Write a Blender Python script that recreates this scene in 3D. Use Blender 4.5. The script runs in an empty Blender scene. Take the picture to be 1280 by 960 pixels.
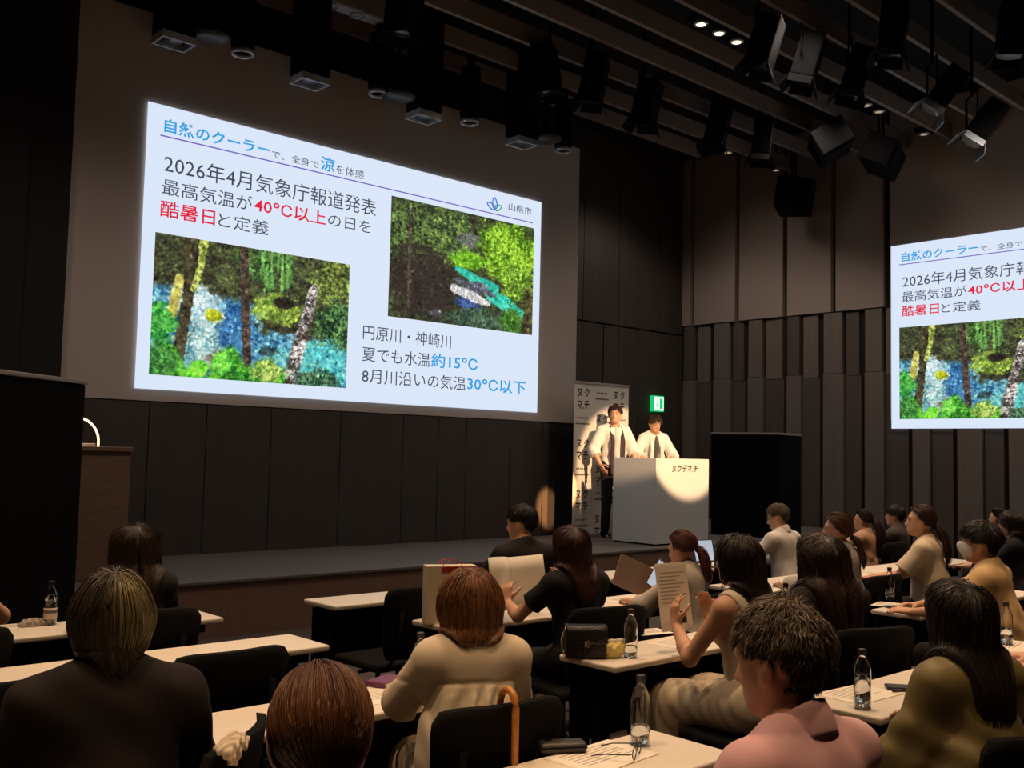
import bpy, bmesh, math
import numpy as np
from mathutils import Matrix, Vector

C = bpy.context.scene.collection
D2R = math.pi / 180
# ------------------------------------------------------------------ camera
F_PX, CAM_H = 1260.0, 1.6
YAW, PITCH, ROLL = 42.48 * D2R, 3.94 * D2R, 1.29 * D2R
_f = np.array([math.sin(YAW) * math.cos(PITCH), math.cos(YAW) * math.cos(PITCH), math.sin(PITCH)])
_r0 = np.array([math.cos(YAW), -math.sin(YAW), 0.0])
_u0 = np.cross(_r0, _f)
_r = math.cos(ROLL) * _r0 + math.sin(ROLL) * _u0
_u = -math.sin(ROLL) * _r0 + math.cos(ROLL) * _u0
cam_data = bpy.data.cameras.new('camera')
cam_data.sensor_width = 36.0
cam_data.lens = F_PX / 1280 * 36.0
cam_data.clip_start = 0.05
cam = bpy.data.objects.new('camera', cam_data)
C.objects.link(cam)
_m = Matrix.Identity(4)
for i in range(3):
    _m[i][0], _m[i][1], _m[i][2] = _r[i], _u[i], -_f[i]
_m[2][3] = CAM_H
cam.matrix_world = _m
bpy.context.scene.camera = cam


def ray(x, y):
    return _f + _r * (x - 640) / F_PX - _u * (y - 480) / F_PX


def onY(x, y, Y):
    d = ray(x, y)
    return d * Y / d[1] + np.array([0, 0, CAM_H])


def onZ(x, y, Z):
    d = ray(x, y)
    return d * (Z - CAM_H) / d[2] + np.array([0, 0, CAM_H])


# ------------------------------------------------------------------ world, exposure
sc = bpy.context.scene
w = bpy.data.worlds.new('world')
sc.world = w
w.use_nodes = True
w.node_tree.nodes['Background'].inputs[0].default_value = (0.02, 0.018, 0.016, 1)
w.node_tree.nodes['Background'].inputs[1].default_value = 1.0
sc.view_settings.view_transform = 'Standard'
sc.view_settings.look = 'None'
sc.view_settings.exposure = 0.0
sc.view_settings.gamma = 1.0
sc.view_settings.use_curve_mapping = False

WARM = (1.0, 0.64, 0.36)
LAMP_W = 455.0          # one ceiling downlight over the audience
STAGE_W = 10000.0        # the profile spot on the speakers
FILL_W = 112.0           # added fill spots, no fixtures of their own


def spot(name, loc, target, power, size, blend, color=WARM, radius=0.06, parent=None):
    l = bpy.data.lights.new(name, 'SPOT')
    l.energy, l.color = power, color
    l.spot_size, l.spot_blend, l.shadow_soft_size = size * D2R, blend, radius
    o = bpy.data.objects.new(name, l)
    C.objects.link(o)
    o.location = loc
    d = Vector(target) - Vector(loc)
    o.rotation_euler = d.to_track_quat('-Z', 'Y').to_euler()
    if parent is not None:
        o.parent = parent
        o.matrix_parent_inverse = parent.matrix_basis.inverted()
    return o


# ------------------------------------------------------------------ materials
def lin(c):
    c = c / 255.0
    return c / 12.92 if c <= 0.04045 else ((c + 0.055) / 1.055) ** 2.4


def rgb(r, g, b):
    return (lin(r), lin(g), lin(b), 1.0)


def mat(name, col, rough=0.6, metal=0.0, noise=None, bump=None, emit=0.0, trans=0.0, spec=0.5, sheen=0.0):
    """noise = (scale xyz, second colour, amount); bump = (scale xyz, strength)"""
    m = bpy.data.materials.new(name)
    m.use_nodes = True
    nt = m.node_tree
    b = nt.nodes['Principled BSDF']
    b.inputs['Base Color'].default_value = col
    b.inputs['Roughness'].default_value = rough
    b.inputs['Metallic'].default_value = metal
    b.inputs['Specular IOR Level'].default_value = spec
    b.inputs['Transmission Weight'].default_value = trans
    b.inputs['Sheen Weight'].default_value = sheen
    if emit:
        b.inputs['Emission Color'].default_value = col
        b.inputs['Emission Strength'].default_value = emit

    def tex(scale, detail=4):
        tc = nt.nodes.new('ShaderNodeTexCoord')
        mp = nt.nodes.new('ShaderNodeMapping')
        mp.inputs['Scale'].default_value = scale
        tx = nt.nodes.new('ShaderNodeTexNoise')
        tx.inputs['Scale'].default_value = 1.0
        tx.inputs['Detail'].default_value = detail
        nt.links.new(tc.outputs['Object'], mp.inputs['Vector'])
        nt.links.new(mp.outputs['Vector'], tx.inputs['Vector'])
        return tx
    if noise:
        tx = tex(noise[0])
        rp = nt.nodes.new('ShaderNodeValToRGB')
        rp.color_ramp.elements[0].position = 0.5 - 0.25 / max(noise[2], 0.01)
        rp.color_ramp.elements[1].position = 0.5 + 0.25 / max(noise[2], 0.01)
        rp.color_ramp.elements[0].color = col
        rp.color_ramp.elements[1].color = noise[1]
        nt.links.new(tx.outputs['Fac'], rp.inputs['Fac'])
        nt.links.new(rp.outputs['Color'], b.inputs['Base Color'])
    if bump:
        tx = tex(bump[0])
        bp = nt.nodes.new('ShaderNodeBump')
        bp.inputs['Strength'].default_value = bump[1]
        bp.inputs['Distance'].default_value = 0.02
        nt.links.new(tx.outputs['Fac'], bp.inputs['Height'])
        nt.links.new(bp.outputs['Normal'], b.inputs['Normal'])
    return m


def attr_mat(name, attr, emit=0.0, rough=0.45, spec=0.4):
    """colour straight from a per-point colour attribute of the mesh"""
    m = bpy.data.materials.new(name)
    m.use_nodes = True
    nt = m.node_tree
    b = nt.nodes['Principled BSDF']
    a = nt.nodes.new('ShaderNodeAttribute')
    a.attribute_name = attr
    b.inputs['Roughness'].default_value = rough
    b.inputs['Specular IOR Level'].default_value = spec
    if emit:
        b.inputs['Base Color'].default_value = (0, 0, 0, 1)
        b.inputs['Specular IOR Level'].default_value = 0.0
        nt.links.new(a.outputs['Color'], b.inputs['Emission Color'])
        b.inputs['Emission Strength'].default_value = emit
    else:
        nt.links.new(a.outputs['Color'], b.inputs['Base Color'])
    return m


M = {}
M['carpet'] = mat('carpet', rgb(92, 82, 76), 0.95, noise=((60, 60, 60), rgb(70, 62, 58), 1.0), bump=((250, 250, 250), 0.3))
M['stage_top'] = mat('stage_top', rgb(120, 110, 104), 0.6, noise=((2, 30, 2), rgb(104, 95, 90), 0.6))
M['stage_front'] = mat('stage_front', rgb(146, 112, 92), 0.7, noise=((60, 60, 3), rgb(128, 96, 78), 0.6))
M['screen_wall'] = mat('screen_wall', rgb(196, 182, 172), 0.9)
M['dark_wall'] = mat('dark_wall', rgb(30, 27, 26), 0.9)
M['panel'] = mat('panel', rgb(76, 66, 58), 0.75, noise=((9, 9, 0.8), rgb(63, 55, 49), 0.7))
M['panel_b'] = mat('panel_b', rgb(126, 115, 106), 0.75, noise=((9, 9, 0.8), rgb(110, 100, 92), 0.7))
M['upper_panel'] = mat('upper_panel', rgb(164, 149, 140), 0.9)
M['side_board'] = mat('side_board', rgb(98, 88, 80), 0.75, noise=((9, 9, 0.8), rgb(84, 75, 68), 0.7))
M['ceiling'] = mat('ceiling', rgb(22, 20, 20), 0.95)
M['slat'] = mat('slat', rgb(160, 138, 122), 0.6, noise=((0.6, 30, 8), rgb(136, 116, 102), 0.6))
M['black'] = mat('black', rgb(12, 11, 12), 0.85, spec=0.1)
M['black_box'] = mat('black_box', rgb(14, 13, 14), 0.95, spec=0.1)
M['black_gloss'] = mat('black_gloss', rgb(20, 19, 20), 0.3)
M['black_mesh'] = mat('black_mesh', rgb(9, 8, 9), 0.9, spec=0.2, bump=((400, 400, 400), 0.3))
M['grey_metal'] = mat('grey_metal', rgb(130, 132, 136), 0.4, metal=0.6)
M['pale_plate'] = mat('pale_plate', rgb(190, 194, 200), 0.45)
M['pale_trim'] = mat('pale_trim', rgb(150, 142, 136), 0.5)
M['table_top'] = mat('table_top', rgb(232, 222, 206), 0.45)
M['table_edge'] = mat('table_edge', rgb(190, 176, 156), 0.5)
M['white_board'] = mat('white_board', rgb(228, 224, 216), 0.55)
M['banner'] = mat('banner', rgb(214, 208, 198), 0.75)
M['ink'] = mat('ink', rgb(38, 34, 32), 0.7)
M['ink_soft'] = mat('ink_soft', rgb(110, 102, 96), 0.7)
M['wood'] = mat('wood', rgb(150, 118, 96), 0.5, noise=((4, 4, 26), rgb(122, 92, 72), 0.7))
M['paper'] = mat('paper', rgb(244, 236, 222), 0.8)
M['paper_print'] = mat('paper_print', rgb(168, 160, 150), 0.8)
M['kraft'] = mat('kraft', rgb(232, 216, 188), 0.75)
M['red_print'] = mat('red_print', rgb(190, 44, 34), 0.6)
M['yellow_soft'] = mat('yellow_soft', rgb(226, 210, 128), 0.7, bump=((40, 40, 40), 0.5))
M['glass'] = mat('glass', (0.97, 0.98, 0.98, 1), 0.03, trans=1.0)
M['water'] = mat('water', (0.95, 0.97, 0.98, 1), 0.02, trans=1.0)
M['label'] = mat('label', rgb(216, 196, 180), 0.6)
M['film'] = mat('film', rgb(200, 190, 178), 0.15, noise=((60, 60, 60), rgb(120, 110, 100), 1.0))
M['bag_leather'] = mat('bag_leather', rgb(26, 22, 22), 0.35, bump=((90, 90, 90), 0.35))
M['gold'] = mat('gold', rgb(210, 190, 150), 0.25, metal=1.0)
M['cane'] = mat('cane', rgb(206, 140, 62), 0.35, noise=((20, 20, 60), rgb(180, 112, 44), 0.8))
M['purple'] = mat('purple', rgb(112, 50, 88), 0.5)
M['case'] = mat('case', rgb(56, 52, 50), 0.45)
M['tablet_cover'] = mat('tablet_cover', rgb(112, 92, 76), 0.6)
M['tablet_screen'] = mat('tablet_screen', rgb(178, 198, 226), 0.3, emit=0.55)
M['lens'] = mat('lens', rgb(196, 198, 200), 0.15, metal=0.4)
M['lamp_on'] = mat('lamp_on', rgb(255, 214, 160), 0.4, emit=6.0)
M['lamp_dim'] = mat('lamp_dim', rgb(226, 190, 150), 0.4, emit=0.5)
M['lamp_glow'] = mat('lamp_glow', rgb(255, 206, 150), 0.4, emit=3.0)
M['slide_white'] = mat('slide_white', rgb(219, 231, 250), 0.9, emit=1.0, spec=0.0)
M['slide_white'].node_tree.nodes['Principled BSDF'].inputs['Base Color'].default_value = (0, 0, 0, 1)


def ink_emit(name, r, g, b):
    m = mat(name, rgb(r, g, b), 0.9, emit=1.0, spec=0.0)
    m.node_tree.nodes['Principled BSDF'].inputs['Base Color'].default_value = (0, 0, 0, 1)
    return m


M['s_dark'] = ink_emit('slide_text_dark', 66, 72, 84)
M['s_blue'] = ink_emit('slide_text_blue', 52, 160, 228)
M['s_red'] = ink_emit('slide_text_red', 226, 38, 62)
M['s_line'] = ink_emit('slide_line', 120, 96, 196)
M['s_logo_blue'] = ink_emit('slide_logo_blue', 66, 124, 216)
M['s_logo_green'] = ink_emit('slide_logo_green', 84, 168, 124)
M['exit_green'] = ink_emit('exit_green', 30, 200, 110)
M['exit_white'] = mat('exit_white', rgb(226, 255, 238), 0.6, emit=1.3)
M['picture'] = attr_mat('picture', 'paint', emit=1.0)
M['hair'] = attr_mat('hair', 'tint', rough=0.42, spec=0.45)
M['skin'] = mat('skin', rgb(214, 166, 136), 0.55, noise=((30, 30, 30), rgb(204, 152, 122), 0.5))
M['skin'].node_tree.nodes['Principled BSDF'].inputs['Subsurface Weight'].default_value = 0.0
M['eye_white'] = mat('eye_white', rgb(168, 158, 150), 0.3)
M['iris'] = mat('iris', rgb(38, 26, 20), 0.2)
M['lip'] = mat('lip', rgb(178, 104, 92), 0.5)


def cloth(name, r, g, b, rough=0.85, second=None, bump=0.04):
    s = second or (r * 0.9, g * 0.9, b * 0.9)
    m = mat(name, rgb(r, g, b), rough, noise=((14, 14, 14), rgb(*s), 0.6), bump=((300, 300, 300), bump), spec=0.3)
    M[name] = m
    return m


cloth('cloth_black', 30, 27, 28)
cloth('cloth_brownblack', 36, 27, 26)
cloth('cloth_cream', 226, 210, 184)
cloth('cloth_knit', 222, 208, 184)
cloth('cloth_pink', 226, 178, 184)
cloth('cloth_olive', 138, 124, 82, rough=0.45, bump=0.02)
cloth('cloth_white', 226, 222, 216)
cloth('cloth_beige', 222, 188, 138)
cloth('cloth_rose', 214, 172, 144)
cloth('cloth_grey', 92, 84, 82)
cloth('cloth_palegrey', 196, 188, 178)
cloth('cloth_navy', 34, 32, 40)
cloth('cloth_happi', 238, 236, 228)
cloth('cloth_mask', 238, 234, 226)
cloth('cloth_collar', 70, 52, 58)


# ------------------------------------------------------------------ mesh helpers
def link(name, me, m=None, parent=None):
    o = bpy.data.objects.new(name, me)
    C.objects.link(o)
    if m is not None:
        me.materials.append(m)
    if parent is not None:
        o.parent = parent
    return o


def np_mesh(name, V, Fq, smooth=True):
    me = bpy.data.meshes.new(name)
    V = np.asarray(V, np.float32)
    Fq = np.asarray(Fq, np.int32)
    me.vertices.add(len(V))
    me.vertices.foreach_set('co', V.ravel())
    n, k = Fq.shape
    me.loops.add(n * k)
    me.loops.foreach_set('vertex_index', Fq.ravel())
    me.polygons.add(n)
    me.polygons.foreach_set('loop_start', np.arange(0, n * k, k, dtype=np.int32))
    me.polygons.foreach_set('loop_total', np.full(n, k, np.int32))
    me.polygons.foreach_set('use_smooth', np.full(n, smooth, bool))
    me.update(calc_edges=True)
    return me


class B:
    """collects shapes into one mesh"""

    def __init__(s):
        s.bm = bmesh.new()

    def _xf(s, vs, mtx):
        if mtx is not None:
            bmesh.ops.transform(s.bm, matrix=mtx, verts=vs)

    def box(s, lo, hi, bev=0.0, mtx=None, seg=2):
        r = bmesh.ops.create_cube(s.bm, size=1.0)
        vs = r['verts']
        lo, hi = Vector(lo), Vector(hi)
        c, d = (lo + hi) / 2, hi - lo
        for v in vs:
            v.co = Vector((v.co.x * d.x, v.co.y * d.y, v.co.z * d.z)) + c
        if bev > 0:
            es = list({e for v in vs for e in v.link_edges})
            rr = bmesh.ops.bevel(s.bm, geom=es, offset=bev, segments=seg, affect='EDGES', profile=0.5)
            vs = list({v for f in rr['faces'] for v in f.verts} | {v for v in vs if v.is_valid})
        s._xf(vs, mtx)
        return s

    def lathe(s, prof, seg=20, mtx=None, ring=False):
        """prof: (radius, z) from bottom to top"""
        rings = []
        for r, z in prof:
            if r < 1e-6:
                rings.append([s.bm.verts.new((0, 0, z))])
            else:
                rings.append([s.bm.verts.new((r * math.cos(2 * math.pi * i / seg), r * math.sin(2 * math.pi * i / seg), z)) for i in range(seg)])
        pairs = list(zip(rings[:-1], rings[1:])) + ([(rings[-1], rings[0])] if ring else [])
        for a, b in pairs:
            for i in range(seg):
                j = (i + 1) % seg
                if len(a) == 1 and len(b) == 1:
                    continue
                if len(a) == 1:
                    f = (a[0], b[j], b[i])
                elif len(b) == 1:
                    f = (a[i], a[j], b[0])
                else:
                    f = (a[i], a[j], b[j], b[i])
                s.bm.faces.new(f).smooth = True
        for rg, flip in ((rings[0], True), (rings[-1], False)):
            if len(rg) > 1 and not ring:
                s.bm.faces.new(rg[::-1] if flip else rg)
        s._xf([v for r in rings for v in r], mtx)
        return s

    def tube(s, pts, r, seg=8, closed=False, r2=None):
        pts = [Vector(p) for p in pts]
        n = len(pts)
        rings = []
        up = Vector((0, 0, 1))
        for i, p in enumerate(pts):
            if closed:
                t = pts[(i + 1) % n] - pts[i - 1]
            else:
                t = pts[min(i + 1, n - 1)] - pts[max(i - 1, 0)]
            t.normalize()
            a = t.cross(up)
            if a.length < 0.05:
                a = t.cross(Vector((1, 0, 0)))
            a.normalize()
            b = t.cross(a)
            rr = r if r2 is None else r + (r2 - r) * i / max(n - 1, 1)
            rings.append([s.bm.verts.new(p + (a * math.cos(2 * math.pi * k / seg) + b * math.sin(2 * math.pi * k / seg)) * rr) for k in range(seg)])
        m = n if closed else n - 1
        for i in range(m):
            A, Bq = rings[i], rings[(i + 1) % n]
            for k in range(seg):
                q = (k + 1) % seg
                s.bm.faces.new((A[k], Bq[k], Bq[q], A[q])).smooth = True
        if not closed:
            s.bm.faces.new(rings[0])
            s.bm.faces.new(rings[-1][::-1])
        return s

    def prism(s, poly, z0, z1, mtx=None):
        """extrude a polygon in XY from z0 to z1"""
        a = [s.bm.verts.new((x, y, z0)) for x, y in poly]
        b = [s.bm.verts.new((x, y, z1)) for x, y in poly]
        n = len(poly)
        for i in range(n):
            j = (i + 1) % n
            s.bm.faces.new((a[i], a[j], b[j], b[i]))
        s.bm.faces.new(a[::-1])
        s.bm.faces.new(b)
        s._xf(a + b, mtx)
        return s

    def sheet(s, fn, nu, nv, th):
        """a thick sheet: fn(u, v) -> (point, normal)"""
        top, bot = {}, {}
        for i in range(nu + 1):
            for j in range(nv + 1):
                p, n = fn(i / nu, j / nv)
                p, n = Vector(p), Vector(n)
                top[i, j] = s.bm.verts.new(p + n * th / 2)
                bot[i, j] = s.bm.verts.new(p - n * th / 2)
        for i in range(nu):
            for j in range(nv):
                s.bm.faces.new((top[i, j], top[i + 1, j], top[i + 1, j + 1], top[i, j + 1])).smooth = True
                s.bm.faces.new((bot[i, j], bot[i, j + 1], bot[i + 1, j + 1], bot[i + 1, j])).smooth = True
        rim = [(i, 0) for i in range(nu)] + [(nu, j) for j in range(nv)] + [(i, nv) for i in range(nu, 0, -1)] + [(0, j) for j in range(nv, 0, -1)]
        for a, b in zip(rim, rim[1:] + rim[:1]):
            s.bm.faces.new((top[b], top[a], bot[a], bot[b]))
        return s

    def mesh(s, name):
        bmesh.ops.recalc_face_normals(s.bm, faces=s.bm.faces[:])
        me = bpy.data.meshes.new(name)
        s.bm.to_mesh(me)
        s.bm.free()
        return me

    def obj(s, name, m, parent=None):
        return link(name, s.mesh(name), m, parent)


def T(x=0, y=0, z=0, rx=0, ry=0, rz=0):
    return Matrix.Translation((x, y, z)) @ Matrix.Rotation(rz * D2R, 4, 'Z') @ Matrix.Rotation(ry * D2R, 4, 'Y') @ Matrix.Rotation(rx * D2R, 4, 'X')


def tag(o, label, cat, group=None, kind=None):
    o['label'], o['category'] = label, cat
    if group:
        o['group'] = group
    if kind:
        o['kind'] = kind
    return o


def thing(name, label, cat, loc=(0, 0, 0), rz=0.0, group=None):
    o = bpy.data.objects.new(name, None)
    o.empty_display_size = 0.1
    C.objects.link(o)
    o.location = loc
    o.rotation_euler = (0, 0, rz * D2R)
    return tag(o, label, cat, group)


def structure(o, label=None, cat=None):
    o['kind'] = 'structure'
    if label:
        o['label'], o['category'] = label, cat
    return o


def dup(root, loc, rz, label, group=None):
    r = root.copy()
    C.objects.link(r)
    r.location, r.rotation_euler = loc, (0, 0, rz * D2R)
    r['label'] = label
    if group:
        r['group'] = group
    for ch in list(root.children):
        c = ch.copy()
        C.objects.link(c)
        c.parent = r
        for g in list(ch.children):
            d = g.copy()
            C.objects.link(d)
            d.parent = c
    return r


_font_cache = {}


def text_mesh(s, bold=0.0):
    """outline of a string from the built-in fonts as a flat mesh, its bounding box at 0..1"""
    key = (s, bold)
    if key in _font_cache:
        return _font_cache[key]
    cu = bpy.data.curves.new('lettering', 'FONT')
    cu.body = s
    cu.resolution_u = 2
    cu.offset = bold
    cu.fill_mode = 'FRONT'
    to = bpy.data.objects.new('lettering', cu)
    C.objects.link(to)
    dg = bpy.context.evaluated_depsgraph_get()
    dg.update()
    ev = to.evaluated_get(dg)
    me = bpy.data.meshes.new_from_object(ev)
    co = np.zeros(len(me.vertices) * 3, np.float32)
    me.vertices.foreach_get('co', co)
    co = co.reshape(-1, 3)
    bpy.data.objects.remove(to)
    bpy.data.curves.remove(cu)
    polys = [list(p.vertices) for p in me.polygons]
    lo, hi = co.min(0), co.max(0)
    bpy.data.meshes.remove(me)
    _font_cache[key] = (co, polys, lo, hi)
    return _font_cache[key]


def text(s, x0, x1, y0, y1, name, m, parent, mtx=None, bold=0.0, th=0.0):
    """a string fitted to the box x0..x1, y0..y1 of its parent's plane (mtx places the plane)"""
    co, polys, lo, hi = text_mesh(s, bold)
    P = co.copy()
    P[:, 0] = x0 + (P[:, 0] - lo[0]) / (hi[0] - lo[0]) * (x1 - x0)
    P[:, 1] = y0 + (P[:, 1] - lo[1]) / (hi[1] - lo[1]) * (y1 - y0)
    me = bpy.data.meshes.new(name)
    me.from_pydata([tuple(map(float, p)) for p in P], [], polys)
    if mtx is not None:
        me.transform(mtx)
    me.update()
    return link(name, me, m, parent)

# ------------------------------------------------------------------ the room
XL, XR, YB, YF, ZC = -6.0, 15.4, -6.0, 12.0, 7.3
STG = 0.48                      # stage height
SX0, SX1, SY, SZ0, SZ1 = 3.28, 10.39, 10.0, 2.05, 6.04   # the screen wall
structure(B().box((XL, YB, -0.2), (XR, YF, 0)).obj('floor', M['carpet']))
structure(B().box((XL, YB, ZC), (XR, YF, ZC + 0.2)).obj('ceiling', M['ceiling']))
structure(B().box((XL - 0.2, YB, 0), (XL, YF, ZC)).obj('wall_left', M['dark_wall']))
structure(B().box((XL, YB - 0.2, 0), (XR, YB, ZC)).obj('wall_back', M['dark_wall']))
structure(B().box((XL, YF, 0), (XR, YF + 0.2, ZC)).obj('wall_front', M['dark_wall']))
structure(B().box((XR, YB, 0), (XR + 0.2, YF, ZC)).obj('wall_right', M['dark_wall']))
# screen wall: the pale projection surface over dark boards
structure(B().box((SX0, SY, SZ0), (SX1, SY + 0.3, SZ1)).obj('wall_screen', M['screen_wall']))
structure(B().box((SX0, SY + 0.2, SZ1), (SX1, SY + 0.3, ZC)).obj('wall_upper', M['dark_wall']))
b = B()
rng = np.random.default_rng(5)
x = SX0 - 0.4
while x < 9.86:
    wd = (0.62, 0.46, 0.9, 0.55, 0.76)[int(rng.integers(5))]
    x1 = min(x + wd, 9.88)
    b.box((x + 0.006, SY + 0.0, STG), (x1 - 0.006, SY + 0.2, SZ0 - 0.012))
    x = x1
structure(b.obj('wall_lower', M['panel']))
structure(B().box((9.885, SY + 0.02, STG), (SX1, SY + 0.3, SZ0 - 0.01)).obj('shade_strip_1', M['dark_wall']))  # added strip, near-black so the side spot's patch of light ends here
structure(B().box((XL, 9.85, STG), (SX0 - 0.4, YF, ZC)).box((SX0 - 0.4, 9.9, SZ0 - 0.3), (SX0 - 0.005, YF, ZC)).obj('wall_side', M['dark_wall']))
structure(B().box((SX1 - 0.02, SY + 0.3, STG), (SX1, YF, ZC)).obj('wall_return', M['dark_wall']))
# boards of the far wall right of the screen
b = B()
x = SX1 + 0.02
while x < XR - 0.1:
    wd = 0.3 + 0.35 * rng.random()
    x1 = min(x + wd, XR - 0.06)
    for z0, z1 in ((STG, 3.9), (3.93, ZC)):
        b.box((x + 0.012, YF - 0.05 - 0.02 * rng.random(), z0), (x1, YF, z1))
    x = x1
structure(b.obj('wall_far', M['panel']))
# right wall: tall pale panels above, two tiers of narrow boards below
b = B()
yb = [YF, 11.72, 10.7, 9.7, 8.77, 7.83]
for y1, y0 in zip(yb[:-1], yb[1:]):
    b.box((XR - 0.09, y0 + 0.045, 4.1), (XR, y1 - 0.045, ZC))
structure(b.obj('wall_right_upper', M['upper_panel']))
structure(B().box((XR - 0.1, YB, 2.27), (XR, 7.76, ZC)).obj('wall_right_screen', M['screen_wall']))
b1, b2 = B(), B()
y = YF - 0.1
k = 0
while y > -1:
    wd = 0.27 + 0.05 * ((k * 7) % 3)
    gap = 0.09 if k % 2 else 0.02
    top = 4.08 if y > 7.8 else 2.25
    mid = 3.0 if k % 2 else 3.05
    d = 0.05 if k % 2 else 0.1
    (b1 if k % 2 else b2).box((XR - d, y - wd, 0), (XR, y, min(mid, top)))
    if top > mid:
        (b2 if k % 3 else b1).box((XR - d * 0.8, y - wd + 0.04, mid + 0.01), (XR, y, top))
    y -= wd + gap
    k += 1
structure(b1.obj('wall_right_boards', M['side_board']))
structure(b2.obj('wall_right_battens', M['panel_b']))
# stage
structure(B().box((XL, 7.97, 0), (XR - 0.1, YF, STG - 0.02)).obj('stage_front', M['stage_front']))
structure(B().box((XL, 7.95, STG - 0.03), (XR - 0.1, YF, STG), bev=0.006).obj('stage_floor', M['stage_top']))
# ceiling slats
SLATS = (10.13, 9.5, 8.8, 8.1, 7.46, 6.76, 6.1, 5.45, 4.76, 4.1, 3.4, 2.7, 2.0, 1.3, 0.6, -0.1)
for i, y in enumerate(SLATS):
    x0, x1 = XL, (XR - 0.12 if i else 13.4)
    structure(B().box((x0, y - 0.03, 6.6), (x1, y + 0.03, 6.83), bev=0.004, seg=1).obj('ceiling_slat', M['slat']),
              'long thin brown ceiling slat running parallel to the stage', 'slat')['group'] = 'ceiling slats'

# ------------------------------------------------------------------ slides
SW, SH = 5.595, 2.933


def vnoise(h, wd, fy, fx, seed):
    r = np.random.default_rng(seed)
    g = r.random((fy + 2, fx + 2))
    y, x = np.linspace(0, fy, h)[:, None], np.linspace(0, fx, wd)[None, :]
    iy, ix = np.minimum(y.astype(int), fy), np.minimum(x.astype(int), fx)
    ty, tx = y - iy, x - ix
    ty, tx = ty * ty * (3 - 2 * ty), tx * tx * (3 - 2 * tx)
    return (g[iy, ix] * (1 - tx) + g[iy, ix + 1] * tx) * (1 - ty) + (g[iy + 1, ix] * (1 - tx) + g[iy + 1, ix + 1] * tx) * ty


def fbm(h, wd, f, seed, asp=1.0):
    a = 0
    for k, amp in enumerate((0.45, 0.35, 0.2)):
        q = f * 2 ** k
        a = a + amp * vnoise(h, wd, max(1, int(q / asp)), int(q), seed + k)
    return a


class Paint:
    def __init__(s, wd, h):
        s.w, s.h = wd, h
        s.u, s.v = np.meshgrid(np.linspace(0, 1, wd), np.linspace(0, 1, h))
        s.c = np.zeros((h, wd, 3))

    def fill(s, mask, col):
        mask = np.clip(mask, 0, 1)[..., None]
        s.c = s.c * (1 - mask) + np.array(col, float) * mask

    def blob(s, u, v, ru, rv, rot=0.0, rough=0.35, seed=0, soft=0.25):
        a = rot * D2R
        asp = s.h / s.w
        du, dv = (s.u - u), (s.v - v) * asp
        x, y = (du * math.cos(a) + dv * math.sin(a)) / ru, (-du * math.sin(a) + dv * math.cos(a)) / (rv * asp)
        d = np.sqrt(x * x + y * y) + (0.5 * fbm(s.h, s.w, 13, seed) + 0.5 * fbm(s.h, s.w, 40, seed + 500) - 0.5) * rough * 4.5
        return np.clip((1 - d) / soft, 0, 1)

    def band(s, pts, width, rough=0.2, seed=0):
        """stripe along a polyline of (u, v, width factor)"""
        asp = s.h / s.w
        best = np.full(s.u.shape, 9.0)
        for (u0, v0, w0), (u1, v1, w1) in zip(pts[:-1], pts[1:]):
            ax, ay, bx, by = u0, v0 * asp, u1, v1 * asp
            dx, dy = bx - ax, by - ay
            t = np.clip(((s.u - ax) * dx + (s.v * asp - ay) * dy) / (dx * dx + dy * dy), 0, 1)
            d = np.hypot(s.u - ax - t * dx, s.v * asp - ay - t * dy) / (width * (w0 + (w1 - w0) * t))
            best = np.minimum(best, d)
        best = best + (fbm(s.h, s.w, 26, seed) - 0.5) * rough * 2
        return np.clip((1 - best) / 0.2, 0, 1)

    def leaves(s, mask, dark, light, f, seed, gain=3.0):
        n = 0.4 * fbm(s.h, s.w, f * 0.55, seed + 900, 1.5) + 0.6 * fbm(s.h, s.w, min(f * 2.1, 110), seed, 1.4)
        n = np.clip((n - 0.5) * gain * 1.15 + 0.47, 0, 1)[..., None]
        s.c = s.c * (1 - mask[..., None]) + (np.array(dark, float) * (1 - n) + np.array(light, float) * n) * mask[..., None]


    # finish a picture with thousands of small leaf-like dabs of the colour underneath
    def dabs(s, n, seed, size=(1.5, 4.0), lo=0.55, hi=1.55):
        r = np.random.default_rng(seed)
        for _ in range(n):
            x, y = r.random() * s.w, r.random() * s.h
            a, el = r.uniform(*size), r.uniform(1.2, 2.6)
            th = r.random() * math.pi
            x0, x1 = max(0, int(x - a * el) - 1), min(s.w, int(x + a * el) + 2)
            y0, y1 = max(0, int(y - a * el) - 1), min(s.h, int(y + a * el) + 2)
            if x1 <= x0 or y1 <= y0:
                continue
            yy, xx = np.mgrid[y0:y1, x0:x1]
            dx, dy = xx - x, yy - y
            p_, q_ = (dx * math.cos(th) + dy * math.sin(th)) / el, -dx * math.sin(th) + dy * math.cos(th)
            m_ = np.clip((a - np.hypot(p_, q_)) / 0.9, 0, 1)[..., None] * 0.75
            col = s.c[min(int(y), s.h - 1), min(int(x), s.w - 1)] * r.uniform(lo, hi)
            s.c[y0:y1, x0:x1] = s.c[y0:y1, x0:x1] * (1 - m_) + col * m_


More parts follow.
